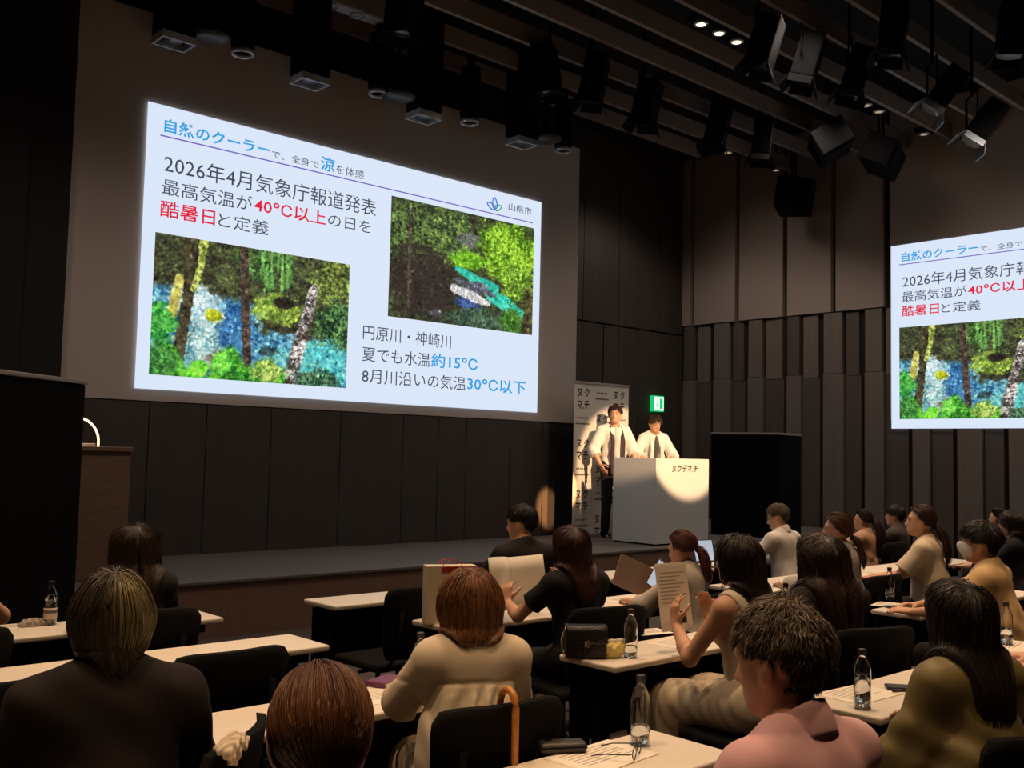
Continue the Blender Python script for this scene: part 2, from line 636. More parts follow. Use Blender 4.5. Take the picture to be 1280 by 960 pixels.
def paint_stream():
    p = Paint(360, 228)
    one = np.ones_like(p.u)
    p.leaves(one, (44, 40, 36), (92, 104, 60), 40, 1, 3)
    p.leaves(p.blob(0.5, 0.08, 0.12, 0.2, seed=3), (46, 66, 40), (120, 160, 80), 50, 2, 4)
    p.leaves(p.blob(0.93, 0.18, 0.16, 0.22, seed=4), (52, 58, 36), (150, 170, 78), 44, 5, 4)
    # water
    wat = np.clip((p.v - 0.34 - 0.12 * p.u) / 0.05, 0, 1)
    p.leaves(wat, (40, 92, 128), (128, 190, 204), 34, 7, 4)
    p.leaves(p.blob(0.24, 0.5, 0.16, 0.16, rot=20, seed=8), (150, 190, 200), (226, 236, 232), 30, 9, 4)
    p.leaves(p.blob(0.28, 0.76, 0.2, 0.16, seed=10), (92, 150, 160), (190, 214, 206), 40, 11, 4)
    p.leaves(p.blob(0.4, 0.62, 0.1, 0.22, rot=0, seed=12), (38, 80, 130), (88, 146, 186), 36, 13, 3)
    p.leaves(p.blob(0.87, 0.8, 0.17, 0.26, seed=14), (56, 150, 160), (134, 226, 214), 24, 15, 2.5)
    p.leaves(p.blob(0.62, 0.86, 0.1, 0.14, seed=16), (70, 150, 160), (150, 214, 206), 30, 17, 3)
    p.leaves(p.blob(0.3, 0.86, 0.06, 0.07, seed=18), (110, 100, 92), (170, 150, 140), 40, 19, 3)
    # far bank, rocks and the hollow log
    p.leaves(p.blob(0.78, 0.52, 0.3, 0.12, rot=-6, seed=20), (46, 40, 34), (74, 78, 46), 40, 21, 3)
    p.leaves(p.blob(0.93, 0.5, 0.14, 0.2, seed=22), (30, 48, 36), (104, 150, 84), 60, 23, 5)
    p.leaves(p.blob(0.6, 0.43, 0.15, 0.12, seed=24), (82, 104, 40), (170, 196, 84), 50, 25, 3)
    p.fill(p.blob(0.635, 0.38, 0.06, 0.055, seed=26, rough=0.2), (44, 36, 30))
    p.leaves(p.blob(0.57, 0.76, 0.05, 0.05, seed=27), (40, 62, 66), (70, 96, 96), 40, 28, 3)
    p.leaves(p.blob(0.285, 0.54, 0.055, 0.055, rot=10, seed=29, rough=0.2), (150, 160, 30), (224, 226, 70), 30, 30, 3)
    # hanging grass
    strk = vnoise(p.h, p.w, 3, 90, 31)
    p.fill(p.blob(0.59, 0.12, 0.1, 0.26, seed=32) * np.clip((strk - 0.4) * 5, 0, 1), (112, 172, 84))
    # trunks
    p.leaves(p.band([(0.09, 0.55, 1), (0.12, 0.3, 0.8)], 0.028, seed=33), (150, 140, 60), (214, 204, 110), 30, 34, 3)
    p.leaves(p.band([(0.155, -0.05, 1), (0.165, 0.35, 1), (0.125, 0.88, 1.05)], 0.03, rough=0.1, seed=35), (48, 42, 32), (92, 86, 58), 50, 36, 3)
    p.leaves(p.band([(0.23, -0.05, 1.3), (0.215, 0.2, 0.8), (0.185, 0.36, 0.8)], 0.02, seed=37), (106, 118, 50), (196, 206, 108), 40, 38, 4)
    p.leaves(p.band([(0.42, -0.05, 1), (0.44, 0.5, 1), (0.465, 0.96, 1)], 0.024, rough=0.1, seed=39), (46, 38, 34), (112, 92, 78), 50, 40, 3)
    sp = p.band([(0.80, 0.24, 0.8), (0.76, 0.5, 1), (0.67, 1.05, 1.25)], 0.036, rough=0.1, seed=41)
    p.leaves(sp, (62, 54, 52), (214, 204, 198), 60, 42, 6)
    # foreground leaves
    lf = np.clip((p.v - 0.86 + 0.14 * np.sin(p.u * 21) * (p.u < 0.45)) / 0.06, 0, 1) * (p.u < 0.66)
    p.leaves(lf, (30, 96, 34), (112, 196, 62), 34, 43, 4)
    p.leaves(p.blob(0.33, 0.88, 0.06, 0.1, rot=40, seed=44, rough=0.15), (62, 150, 50), (130, 216, 80), 20, 45, 2)
    p.leaves(p.blob(0.22, 0.94, 0.06, 0.07, rot=-20, seed=46, rough=0.15), (84, 190, 40), (160, 232, 84), 20, 47, 2)
    p.leaves(p.blob(0.03, 0.62, 0.08, 0.18, seed=48), (28, 104, 44), (96, 190, 80), 30, 49, 4)
    p.leaves(p.blob(0.05, 0.9, 0.1, 0.14, seed=50), (34, 84, 40), (94, 160, 76), 36, 51, 3)
    p.leaves(p.blob(0.84, 0.97, 0.14, 0.13, seed=52), (26, 56, 40), (112, 150, 112), 60, 53, 5)
    p.leaves(p.blob(0.55, 0.92, 0.09, 0.1, seed=54), (84, 128, 50), (196, 214, 112), 50, 55, 5)
    p.dabs(5200, 61, (0.8, 2.4))
    p.c = np.clip(p.c * 1.04, 0, 250)
    return p


def paint_gorge():
    p = Paint(360, 228)
    one = np.ones_like(p.u)
    p.leaves(one, (44, 42, 36), (78, 88, 52), 36, 101, 3)
    p.leaves(p.blob(0.12, 0.24, 0.2, 0.3, seed=102), (40, 44, 32), (110, 138, 72), 44, 103, 4)
    p.leaves(p.blob(0.38, 0.2, 0.2, 0.26, seed=104), (46, 58, 40), (128, 156, 78), 50, 105, 4)
    p.fill(p.blob(0.22, 0.66, 0.24, 0.34, seed=106) * 0.85, (56, 46, 42))
    p.leaves(p.blob(0.52, 0.24, 0.1, 0.08, seed=107), (80, 84, 78), (130, 134, 122), 60, 108, 3)
    # bright trees
    p.leaves(p.blob(0.82, 0.26, 0.28, 0.32, seed=109), (66, 104, 26), (170, 220, 66), 34, 110, 3.5)
    p.leaves(p.blob(0.52, 0.42, 0.12, 0.1, seed=111), (74, 128, 30), (150, 214, 56), 30, 112, 3)
    p.leaves(p.blob(0.9, 0.56, 0.16, 0.2, seed=113), (60, 92, 30), (160, 200, 70), 40, 114, 4)
    # river
    p.leaves(p.band([(0.44, 0.5, 0.5), (0.58, 0.58, 1), (0.72, 0.62, 0.8)], 0.032, seed=115), (30, 150, 130), (90, 226, 196), 20, 116, 2)
    p.leaves(p.band([(0.68, 0.68, 1), (0.78, 0.75, 1.1), (0.9, 0.84, 1.0)], 0.045, seed=117), (24, 168, 140), (110, 236, 204), 20, 118, 2)
    p.leaves(p.blob(0.56, 0.64, 0.16, 0.06, rot=10, seed=119), (64, 66, 78), (128, 128, 136), 40, 120, 3)
    p.leaves(p.band([(0.42, 0.68, 0.9), (0.55, 0.73, 1.1), (0.66, 0.77, 0.6)], 0.03, seed=121), (170, 172, 176), (236, 232, 226), 30, 122, 3)
    p.leaves(p.blob(0.53, 0.81, 0.11, 0.06, rot=14, seed=123), (44, 62, 110), (84, 108, 164), 30, 124, 3)
    p.leaves(p.blob(0.62, 0.93, 0.26, 0.12, seed=125), (40, 56, 48), (92, 116, 88), 40, 126, 3.5)
    p.leaves(p.blob(0.84, 0.92, 0.1, 0.16, rot=-20, seed=127), (48, 82, 34), (104, 156, 60), 30, 128, 3)
    p.leaves(p.blob(0.97, 0.82, 0.06, 0.3, seed=129), (48, 40, 34), (110, 110, 60), 40, 130, 3)
    p.fill(p.band([(0.12, 0.05, 0.8), (0.125, 0.9, 1)], 0.01, seed=131), (84, 72, 62))
    p.fill(p.blob(0.3, 0.92, 0.06, 0.05, seed=132) * 0.6, (92, 92, 102))
    p.dabs(5200, 161, (0.8, 2.4))
    p.c = np.clip(p.c * 1.04, 0, 250)
    return p


def picture_mesh(name, p, x0, x1, z0, z1, y):
    xs, zs = np.linspace(x0, x1, p.w), np.linspace(z1, z0, p.h)
    X, Z = np.meshgrid(xs, zs)
    V = np.stack([X, np.full_like(X, y), Z], -1).reshape(-1, 3)
    i = np.arange(p.w * p.h).reshape(p.h, p.w)
    Fq = np.stack([i[1:, :-1], i[1:, 1:], i[:-1, 1:], i[:-1, :-1]], -1).reshape(-1, 4)
    me = np_mesh(name, V, Fq, False)
    a = me.color_attributes.new('paint', 'FLOAT_COLOR', 'POINT')
    c = np.clip(p.c, 0, 255) / 255
    c = np.where(c <= 0.04045, c / 12.92, ((c + 0.055) / 1.055) ** 2.4)
    a.data.foreach_set('color', np.concatenate([c.reshape(-1, 3), np.ones((p.w * p.h, 1))], 1).astype(np.float32).ravel())
    return me


def build_slide():
    t = thing('presentation_slide', 'large bright slide about a cool river, projected on the front wall beside the podium', 'projected slide', (4.0155, SY - 0.022, 2.167), 0, 'projected slides')
    B().box((0, -0.006, 0), (SW, -0.0005, SH)).obj('slide_background', M['slide_white'], t)
    up = T(0, -0.008, 0, rx=90)

    def tx(s, x0, x1, z0, z1, m, bold=0.0):
        text(s, x0, x1, z0, z1, 'text_line', M[m], t, up, bold)
    tx('自然のクーラー', 0.178, 1.385, 2.655, 2.805, 's_blue', 0.02)
    tx('で、全身で', 1.411, 2.02, 2.655, 2.745, 's_dark')
    tx('涼', 2.04, 2.23, 2.65, 2.82, 's_blue', 0.02)
    tx('を体感', 2.25, 2.64, 2.655, 2.76, 's_dark')
    B().box((0.14, -0.008, 2.607), (5.433, -0.006, 2.621)).obj('rule', M['s_line'], t)
    tx('2026年4月気象庁報道発表', 0.195, 2.83, 2.235, 2.44, 's_dark')
    tx('最高気温が', 0.183, 1.2, 2.005, 2.175, 's_dark')
    tx('40℃以上', 1.223, 2.14, 2.01, 2.175, 's_red', 0.012)
    tx('の日を', 2.165, 2.765, 2.02, 2.165, 's_dark')
    tx('酷暑日', 0.176, 0.776, 1.775, 1.948, 's_red', 0.010)
    tx('と定義', 0.81, 1.41, 1.775, 1.935, 's_dark')
    tx('円原川・神崎川', 2.7, 4.043, 0.745, 0.92, 's_dark')
    tx('夏でも水温', 2.695, 3.716, 0.485, 0.66, 's_dark')
    tx('約15℃', 3.73, 4.498, 0.49, 0.672, 's_blue', 0.014)
    tx('8月川沿いの気温', 2.705, 4.304, 0.225, 0.405, 's_dark')
    tx('30℃以下', 4.33, 5.367, 0.232, 0.412, 's_blue', 0.014)
    tx('山県市', 4.98, 5.407, 2.712, 2.818, 's_dark', 0.004)
    link('river_photo', picture_mesh('river_photo', paint_stream(), 0.136, 2.484, 0.149, 1.605, -0.009), M['picture'], t)
    link('river_photo', picture_mesh('river_photo', paint_gorge(), 3.05, 5.465, 1.058, 2.541, -0.009), M['picture'], t)
    # leaf emblem: three open petals
    for ang, ln, wd, m in ((68, 0.15, 0.036, 's_logo_blue'), (6, 0.15, 0.04, 's_logo_blue'), (-66, 0.12, 0.036, 's_logo_green')):
        b = B()
        pts = []
        for k in range(24):
            a = 2 * math.pi * k / 24
            px, pz = wd * math.sin(a) * (1 + 0.3 * math.cos(a)), ln / 2 - ln / 2 * math.cos(a)
            q = -ang * D2R
            pts.append((4.735 + (px * math.cos(q) + pz * math.sin(q)), -0.009, 2.685 + (-px * math.sin(q) + pz * math.cos(q))))
        b.tube(pts, 0.009, 6, closed=True)
        b.obj('emblem_petal', M[m], t)
    return t


slide = build_slide()
dup(slide, (XR - 0.1, 7.74, 2.13), -90, 'bright slide about a cool river on the right side wall, cut by the picture edge', 'projected slides')

# ------------------------------------------------------------------ stage furniture
def build_podium():
    t = thing('podium', 'white box podium with small black lettering, spotlit in front of two speakers', 'podium', (9.98, 8.17, STG))
    B().box((0, 0, 0.02), (1.1, 0.04, 1.1), bev=0.004).obj('front_panel', M['white_board'], t)
    B().box((0, 0.04, 0.02), (0.04, 0.72, 1.1), bev=0.004).obj('side_panel', M['white_board'], t)
    B().box((1.06, 0.04, 0.02), (1.1, 0.72, 1.1), bev=0.004).obj('side_panel', M['white_board'], t)
    B().box((0.04, 0.04, 0.98), (1.06, 0.7, 1.01)).obj('top_board', M['white_board'], t)
    B().box((0.02, 0.02, 0), (1.08, 0.7, 0.02)).obj('plinth', M['black'], t)
    up = T(0, -0.002, 0, rx=90)
    text('ヌクデマ.チ', 0.32, 0.86, 0.925, 1.025, 'lettering', M['ink'], t, up, 0.02)
    return t


build_podium()


def build_banner():
    t = thing('backdrop_banner', 'tall white banner printed with repeated black characters behind the speakers', 'banner', (9.97, 9.62, STG))
    Wb, Hb = 1.13, 2.12
    B().box((0, -0.008, 0.04), (Wb, 0.0, Hb), bev=0.002, seg=1).obj('banner_sheet', M['banner'], t)
    B().box((-0.01, -0.025, Hb - 0.01), (Wb + 0.01, 0.02, Hb + 0.02), bev=0.005).obj('top_rail', M['pale_trim'], t)
    B().box((-0.01, -0.06, 0), (Wb + 0.01, 0.06, 0.05), bev=0.01).obj('base', M['pale_trim'], t)
    B().tube([(Wb / 2, 0.03, 0.03), (Wb / 2, 0.03, Hb)], 0.012).obj('pole', M['pale_trim'], t)
    up = T(0, -0.009, 0, rx=90)

    def motif(x, z):
        text('ヌ ク', x, x + 0.24, z, z + 0.13, 'lettering', M['ink'], t, up, 0.03)
        text('マ.チ', x, x + 0.24, z - 0.17, z - 0.04, 'lettering', M['ink'], t, up, 0.03)

    def lines(x, z):
        b = B()
        b.box((x, -0.0095, z), (x + 0.28, -0.0085, z + 0.022))
        for k in range(6):
            b.box((x + 0.03 + k * 0.038, -0.0095, z + 0.08), (x + 0.055 + k * 0.038, -0.0085, z + 0.105))
        b.obj('caption_line', M['ink_soft'], t)
    for k, z in enumerate((1.92, 1.22, 0.52)):
        motif(0.06, z)
        lines(0.42, z - 0.02)
        motif(0.8, z)
        lines(0.03, z - 0.38)
        motif(0.45, z - 0.35)
        lines(0.82, z - 0.38)
    return t


build_banner()


def build_box(name, label, loc, rz, wx, dy, h):
    t = thing(name, label, 'cabinet', loc, rz)
    B().box((0, 0, 0), (wx, dy, h - 0.03), bev=0.01).obj('body', M['black_box'], t)
    B().box((-0.012, -0.012, h - 0.03), (wx + 0.012, dy + 0.012, h), bev=0.006).obj('top_panel', M['pale_trim'], t)
    return t


o = build_box('black_cabinet', 'large black box with a pale top edge beside the podium at right', (12.5, 8.0, STG), 11.6, 0.89, 1.04, 1.5)
L = np.array([2.485, 7.0])
dirv = np.array([math.sin(52 * D2R), math.cos(52 * D2R)])
o = build_box('black_cabinet', 'huge black box at the left picture edge hiding half of the lectern', (L[0] - dirv[0] * 1.1, L[1] - dirv[1] * 1.1, 0), 38, 1.1, 0.8, 2.03)


def build_lectern():
    t = thing('lectern', 'brown wooden lectern with a glowing gooseneck lamp beside the black box at left', 'lectern', (2.62, 8.45, STG))
    B().box((0, 0, 0), (0.78, 0.5, 1.06), bev=0.008).obj('body', M['wood'], t)
    B().box((-0.015, -0.02, 1.06), (0.795, 0.52, 1.1), bev=0.006).obj('top', M['wood'], t)
    g = [(0.54, 0.1, 1.1)]
    for k in range(13):
        a = k / 12 * 95 * D2R
        g.append((0.54 - 0.2 * (1 - math.cos(a)), 0.1, 1.14 + 0.2 * math.sin(a)))
    B().tube(g, 0.009).obj('gooseneck', M['lamp_glow'], t)
    h = B().lathe([(0.018, 0), (0.032, 0.02), (0.036, 0.07), (0.02, 0.08)], 14, T(0.36, 0.1, 1.33, ry=-100)).obj('lamp_head', M['grey_metal'], t)
    B().box((0.2, 0.05, 1.1), (0.5, 0.34, 1.125), bev=0.004, mtx=None).obj('reading_sheet', M['paper'], t)
    return t


lt = build_lectern()
l = bpy.data.lights.new('lectern_lamp_bulb', 'POINT')
l.energy, l.color, l.shadow_soft_size = 1.6, WARM, 0.02
lo_ = bpy.data.objects.new('lectern_lamp_bulb', l)
C.objects.link(lo_)
lo_.location = (2.62 + 0.33, 8.5, STG + 1.27)

e = thing('exit_sign', 'small glowing green exit sign on the dark wall above the second speaker', 'exit sign', (14.37, YF - 0.16, 2.43))
B().box((0, 0, 0), (0.3, 0.09, 0.29), bev=0.008).obj('housing', M['exit_green'], e)
B().box((0.02, -0.004, 0.02), (0.28, 0.0, 0.27)).obj('light_panel', M['exit_white'], e)
b = B()   # running figure and doorway
b.box((0.17, -0.007, 0.05), (0.255, -0.005, 0.24)).lathe([(0, 0), (0.017, 0.005), (0.017, 0.012), (0, 0.017)], 10, T(0.12, -0.006, 0.215))
b.tube([(0.115, -0.006, 0.2), (0.1, -0.006, 0.135), (0.14, -0.006, 0.1), (0.12, -0.006, 0.05)], 0.011, 6)
b.tube([(0.1, -0.006, 0.135), (0.075, -0.006, 0.1), (0.04, -0.006, 0.1)], 0.01, 6)
b.tube([(0.07, -0.006, 0.17), (0.11, -0.006, 0.185), (0.15, -0.006, 0.155)], 0.008, 6)
b.obj('pictogram', M['exit_green'], e)

# ------------------------------------------------------------------ lights and fixtures in the ceiling
spot('stage_spot_beam', (7.85, -1.0, 6.2), (10.55, 8.17, 1.97), STAGE_W, 9.2, 0.2, radius=0.05)
spot('side_spot_beam', (8.9, 2.6, 6.2), (9.885, 10.0, 0.86), 18000, 3.2, 0.6, color=(1.0, 0.5, 0.2), radius=0.03)


def washer(px, py, round_, label):
    p = onY(px, py, 9.55)
    t = thing('wall_washer', label, 'ceiling spotlight', (p[0], 9.55, p[2]), 0, 'spotlights hung before the screen wall')
    h = 6.9 - p[2]
    if round_:
        B().lathe([(0.115, 0.05), (0.125, 0.12), (0.125, h * 0.6), (0.05, h * 0.62), (0.05, h)], 20).obj('body', M['black'], t)
        B().lathe([(0.1, 0), (0.118, 0), (0.118, 0.05), (0.1, 0.05), (0.085, 0.02)], 20, ring=True).obj('lens_ring', M['lens'], t)
    else:
        B().box((-0.17, -0.14, 0.07), (0.17, 0.14, h), bev=0.012).obj('body', M['black'], t)
        b = B()
        for s in (-1, 1):
            b.box((-0.175, s * 0.13 - 0.015, 0), (0.175, s * 0.13 + 0.015, 0.075), bev=0.004)
            b.box((s * 0.16 - 0.015, -0.12, 0), (s * 0.16 + 0.015, 0.12, 0.075), bev=0.004)
        b.obj('lens_frame', M['lens'], t)
        B().lathe([(0, 0.03), (0.09, 0.035), (0.1, 0.07), (0, 0.072)], 16).obj('lens', M['grey_metal'], t)
        B().tube([(0.19, 0, 0.3), (0.19, 0, h)], 0.018).obj('side_bracket', M['black'], t)
    return t


ordn = ['leftmost', 'second from left', 'third from left', 'fourth from left']
for i, (x, y) in enumerate(((217, 56), (387, 106), (530, 150), (652, 182))):
    washer(x, y, False, ordn[i] + ' of the four square black spotlights before the screen wall')
for i, (x, y) in enumerate(((303, 69), (473, 119), (587, 155), (704, 190))):
    washer(x, y, True, ordn[i] + ' of the four round black spotlights before the screen wall')
for i, (x, y) in enumerate(((262, 52), (498, 126), (683, 178))):
    p = onY(x, y, 9.45)
    t = thing('ceiling_speaker', ordn[i] + ' of the three dark round discs hung among the front spotlights', 'ceiling speaker', (p[0], 9.45, p[2]), 0, 'round discs among the front spotlights')
    B().lathe([(0, 0), (0.13, 0.005), (0.2, 0.035), (0.2, 0.065), (0.06, 0.12), (0.05, 0.3)], 28).obj('dish', M['case'], t)
    B().tube([(0, 0, 0.25), (0, 0, 6.9 - p[2])], 0.02).obj('drop_rod', M['black'], t)

# three-lamp downlight bars
def downlights(px, dx, py0, py1, z, m, n, label, plate=None):
    a, bb = onZ(px, py0, z), onZ(px + dx, py1, z)
    y = (a[1] + bb[1]) / 2
    cx = (a[0] + bb[0]) / 2
    t = thing('downlight_bar', label, 'downlight', (cx, y, z), 0, 'rows of three small downlights between the slats')
    wd = abs(bb[0] - a[0])
    B().box((-wd / 2 - 0.16, -0.09, 0.02), (wd / 2 + 0.16, 0.09, 0.08), bev=0.005).obj('plate', M[plate or 'black'], t)
    B().box((-0.03, -0.03, 0.08), (0.03, 0.03, ZC - z - 0.002)).obj('drop_bracket', M['black'], t)
    for k in range(n):
        x = -wd / 2 + wd * k / max(n - 1, 1)
        r_ = B().lathe([(0.058, -0.004), (0.085, 0.0), (0.085, 0.02), (0.05, 0.02)], 20, T(x, 0, 0), ring=True).obj('lamp_ring', M['lens'], t)
        q = B().lathe([(0, -0.003), (0.05, -0.001), (0.056, 0.004), (0.05, 0.016), (0, 0.018)], 20).obj('lamp', M[m], r_)
        q.location = (x, 0, 0)
    return t


downlights(876, 45, 31, 53, 6.6, 'lamp_on', 3, 'row of three lit warm downlights between ceiling slats at upper right centre')
downlights(1066, 33, 124, 140, 6.6, 'lamp_dim', 3, 'row of three dim downlights near the right wall beside the pale-faced stage lamps')
downlights(878, 33, 180, 191, 6.6, 'lamp_dim', 3, 'row of three dim downlights above the far dark wall')
downlights(413, 65, 9, 32, 6.56, 'lens', 3, 'pale plate with three unlit round lamps near the top left of the ceiling', 'pale_plate')
for (x, y, lb) in ((970, 213, 'single small dim downlight above the hanging curved loudspeaker'), (1155, 168, 'single small dim downlight below the pale-faced stage lamps')):
    downlights(x, 0, y, y, 6.6, 'lamp_dim', 1, lb)


def stage_lamp(px, py, z, rz, tilt, size, label, flaps='black', face='lens'):
    p = onZ(px, py, z)
    for ys in SLATS:
        if abs(p[1] - ys) < 0.09:
            p[1] = ys + (0.09 if p[1] > ys else -0.09)
    t = thing('stage_lamp', label, 'stage light', tuple(p), rz, 'stage lamps hung between the slats')
    a, c = size, size * 0.75
    R_ = T(0, 0, 0, rx=tilt)
    B().box((-a / 2, -c / 2, 0), (a / 2, c / 2, a * 1.5), bev=0.02, mtx=R_).obj('body', M['black'], t)
    b = B()
    b.tube([(-a * 0.6, 0, a * 0.6), (-a * 0.6, 0, a * 1.62), (a * 0.6, 0, a * 1.62), (a * 0.6, 0, a * 0.6)], 0.016, 8)
    b.tube([(0, 0, a * 1.62), (0, 0, ZC - 0.002 - p[2])], 0.022, 8)
    b.obj('yoke', M['black'], t)
    B().lathe([(0, 0.0), (a * 0.36, 0.0), (a * 0.38, 0.03), (0, 0.04)], 18, R_ @ T(0, 0, -0.03)).obj('lens', M[face], t)
    for s in (-1, 1):
        B().box((-a / 2, -0.006, -a * 0.45), (a / 2, 0.006, 0), mtx=R_ @ T(0, s * c / 2, 0, rx=s * 28)).obj('barn_door', M[flaps], t)
        B().box((-0.006, -c / 2, -a * 0.3), (0.006, c / 2, 0), mtx=R_ @ T(s * a / 2, 0, 0, ry=-s * 24)).obj('barn_door', M[flaps], t)
    return t


stage_lamp(1165, 135, 5.75, 40, 35, 0.34, 'stage lamp with grey flaps, left of the two pale ones near the right wall', 'grey_metal', 'lens')
stage_lamp(1215, 175, 5.7, 40, 35, 0.36, 'stage lamp with grey flaps, right one of the pair near the right wall', 'grey_metal', 'pale_plate')
for i, (x, y, tl) in enumerate(((503, 38, 4), (686, 112, -8), (738, 124, 10), (804, 152, 12), (893, 178, 12), (950, 196, 6), (948, 82, 16), (1004, 100, 16), (1062, 116, 18), (1112, 66, 8), (1262, 66, 6))):
    where = ('beside the pale plate of three lamps', 'left one above the screen wall corner', 'second one above the screen wall corner', 'third one above the screen wall corner', 'beside the three dim lamps over the dark far wall',
             'next to the angled flat loudspeaker', 'leftmost of three tilted ones in the upper right ceiling', 'middle of three tilted ones in the upper right ceiling', 'rightmost of three tilted ones in the upper right ceiling',
             'high between slats left of the top right corner', 'cut by the right picture edge near the top')[i]
    stage_lamp(x, y, 5.98, 24 + 6 * (i % 3), tl, 0.36, 'black ceiling stage lamp, ' + where, 'black', 'black_gloss' if i != 10 else 'pale_plate')


def hung_speaker(px, py, z, Y, rz, tilt, wx, dy, h, curved, label):
    p = onY(px, py, Y)
    t = thing('hanging_loudspeaker', label, 'loudspeaker', tuple(p), rz)
    R_ = T(0, 0, 0, rx=tilt)
    if curved:
        poly = [(-wx / 2, dy / 2), (-wx * 0.3, -dy / 2)] + [(-wx * 0.3 + wx * 0.6 * k / 8, -dy / 2 - 0.06 * math.sin(math.pi * k / 8)) for k in range(1, 8)] + [(wx * 0.3, -dy / 2), (wx / 2, dy / 2)]
        B().prism(poly, -h / 2, h / 2, R_).obj('body', M['black'], t)
    else:
        B().box((-wx / 2, -dy / 2, -h / 2), (wx / 2, dy / 2, h / 2), bev=0.02, mtx=R_).obj('body', M['black'], t)
    B().box((-wx * 0.42, -dy / 2 - 0.02, -h * 0.44), (wx * 0.42, -dy / 2 - 0.002, h * 0.44), bev=0.008, mtx=R_).obj('grille', M['black_mesh'], t)
    for s in (-1, 1):
        B().tube([(s * wx * 0.3, 0, h * 0.3), (s * wx * 0.3, 0.05, ZC - 0.002 - p[2])], 0.016).obj('hanger', M['black'], t)
    return t


hung_speaker(1103, 196, 0, 7.3, 20, 25, 0.95, 0.45, 0.42, False, 'black box loudspeaker hung under the slats beside the right wall slide')
hung_speaker(1038, 178, 0, 7.7, 35, 60, 0.75, 0.4, 0.5, False, 'dark angled flat loudspeaker hung at the middle of the right ceiling')
hung_speaker(993, 246, 0, 9.0, 25, 8, 0.85, 0.5, 0.52, True, 'black curved loudspeaker hung over the tall pale wall panels')

# audience downlights: lamps recessed between the slats
k = 0
for gx in (0.6, 3.4, 6.2, 9.0):
    for gy in (0.55, 2.95, 5.0):
        t = thing('recessed_downlight', 'recessed round ceiling downlight over the audience tables', 'downlight', (gx, gy + 0.05, 6.62), 0, 'downlights over the audience')
        B().lathe([(0.07, 0.3), (0.1, 0.0), (0.13, 0.0), (0.13, 0.02), (0.11, 0.02), (0.085, 0.3)], 20, ring=True).obj('rim', M['lens'], t)
        B().lathe([(0, 0.24), (0.078, 0.24), (0.078, 0.25), (0, 0.25)], 16).obj('lamp', M['lamp_dim'], t)
        spot('recessed_downlight_beam', (gx, gy + 0.05, 6.6), (gx, gy - 0.1, 0), LAMP_W * (0.75 if gy > 4 else 1), 62, 0.7, radius=0.07)
        k += 1
FILL_TINT = (1.0, 0.84, 0.72)
for gx, gy, wt in ((0.5, 6.6, 0.8), (3.6, 6.0, 1.0), (6.6, 6.0, 1.0), (9.6, 6.0, 1.0), (12.4, 4.0, 1.2), (12.6, 7.6, 1.2), (12.8, 10.4, 0.7)):
    spot('added_fill_beam', (gx, gy, 6.5), (gx, gy, 0), FILL_W * wt, 138, 0.5, FILL_TINT, radius=0.25)  # unseen spots added to raise the ambient on stage and walls

for gy in (1.6, 4.43, 7.15, 9.8):
    spot('added_wall_fill_beam', (13.1, gy, 6.5), (15.4, gy + 0.2, 2.4), FILL_W * 0.30, 112, 0.95, FILL_TINT, radius=0.3)  # added fill without a fixture, brightens the right wall

# ------------------------------------------------------------------ people: smooth distance fields turned into one continuous mesh
def cone(a, b, r1, r2, k=0.02, cut=False, sub=False, frame=None):
    return dict(t='c', a=np.array(a, float), b=np.array(b, float), r1=r1, r2=r2, k=k, cut=cut, sub=sub, f=frame)


def ell(c, r, k=0.02, sub=False, frame=None):
    return dict(t='e', c=np.array(c, float), r=np.array(r, float), k=k, sub=sub, f=frame)


def frame(origin, rx=0.0, rz=0.0, ry=0.0, scale=1.0):
    Rm = np.array((Matrix.Rotation(rz * D2R, 3, 'Z') @ Matrix.Rotation(rx * D2R, 3, 'X') @ Matrix.Rotation(ry * D2R, 3, 'Y')))
    return (Rm, np.array(origin, float), scale)


def fwd(f, p):
    """frame coordinates to person coordinates"""
    return f[0] @ (np.asarray(p, float) * f[2]) + f[1]


def prim_eval(q, P):
    """q (..., 3) person coordinates"""
    s = 1.0
    if q['f'] is not None:
        Rm, o, s = q['f']
        P = ((P - o) @ Rm) / s
    if q['t'] == 'c':
        ba = q['b'] - q['a']
        pa = P - q['a']
        L2 = ba @ ba
        tr = (pa @ ba) / L2
        t = np.clip(tr, 0, 1)
        d = np.sqrt(((pa - t[..., None] * ba) ** 2).sum(-1)) - (q['r1'] + (q['r2'] - q['r1']) * t)
        if q['cut']:
            d = np.maximum(d, (tr - 1) * math.sqrt(L2))
    else:
        pc = (P - q['c']) / q['r']
        k0 = np.sqrt((pc ** 2).sum(-1)) + 1e-9
        k1 = np.sqrt(((pc / q['r']) ** 2).sum(-1)) + 1e-9
        d = k0 * (k0 - 1) / k1
    return d * s


def prim_box(q):
    if q['t'] == 'c':
        m = max(q['r1'], q['r2'])
        lo, hi = np.minimum(q['a'], q['b']) - m, np.maximum(q['a'], q['b']) + m
    else:
        lo, hi = q['c'] - q['r'], q['c'] + q['r']
    if q['f'] is not None:
        cs = np.array([[(lo, hi)[i][0], (lo, hi)[j][1], (lo, hi)[k][2]] for i in (0, 1) for j in (0, 1) for k in (0, 1)])
        cs = np.array([fwd(q['f'], c) for c in cs])
        lo, hi = cs.min(0), cs.max(0)
    return lo, hi


def smin(a, b, k):
    h = np.maximum(k - np.abs(a - b), 0) / k
    return np.minimum(a, b) - h * h * k * 0.25


def field_points(prims, P):
    d = np.full(P.shape[:-1], 9.0)
    for q in prims:
        if not q['sub']:
            d = smin(d, prim_eval(q, P), q['k'])
    return d


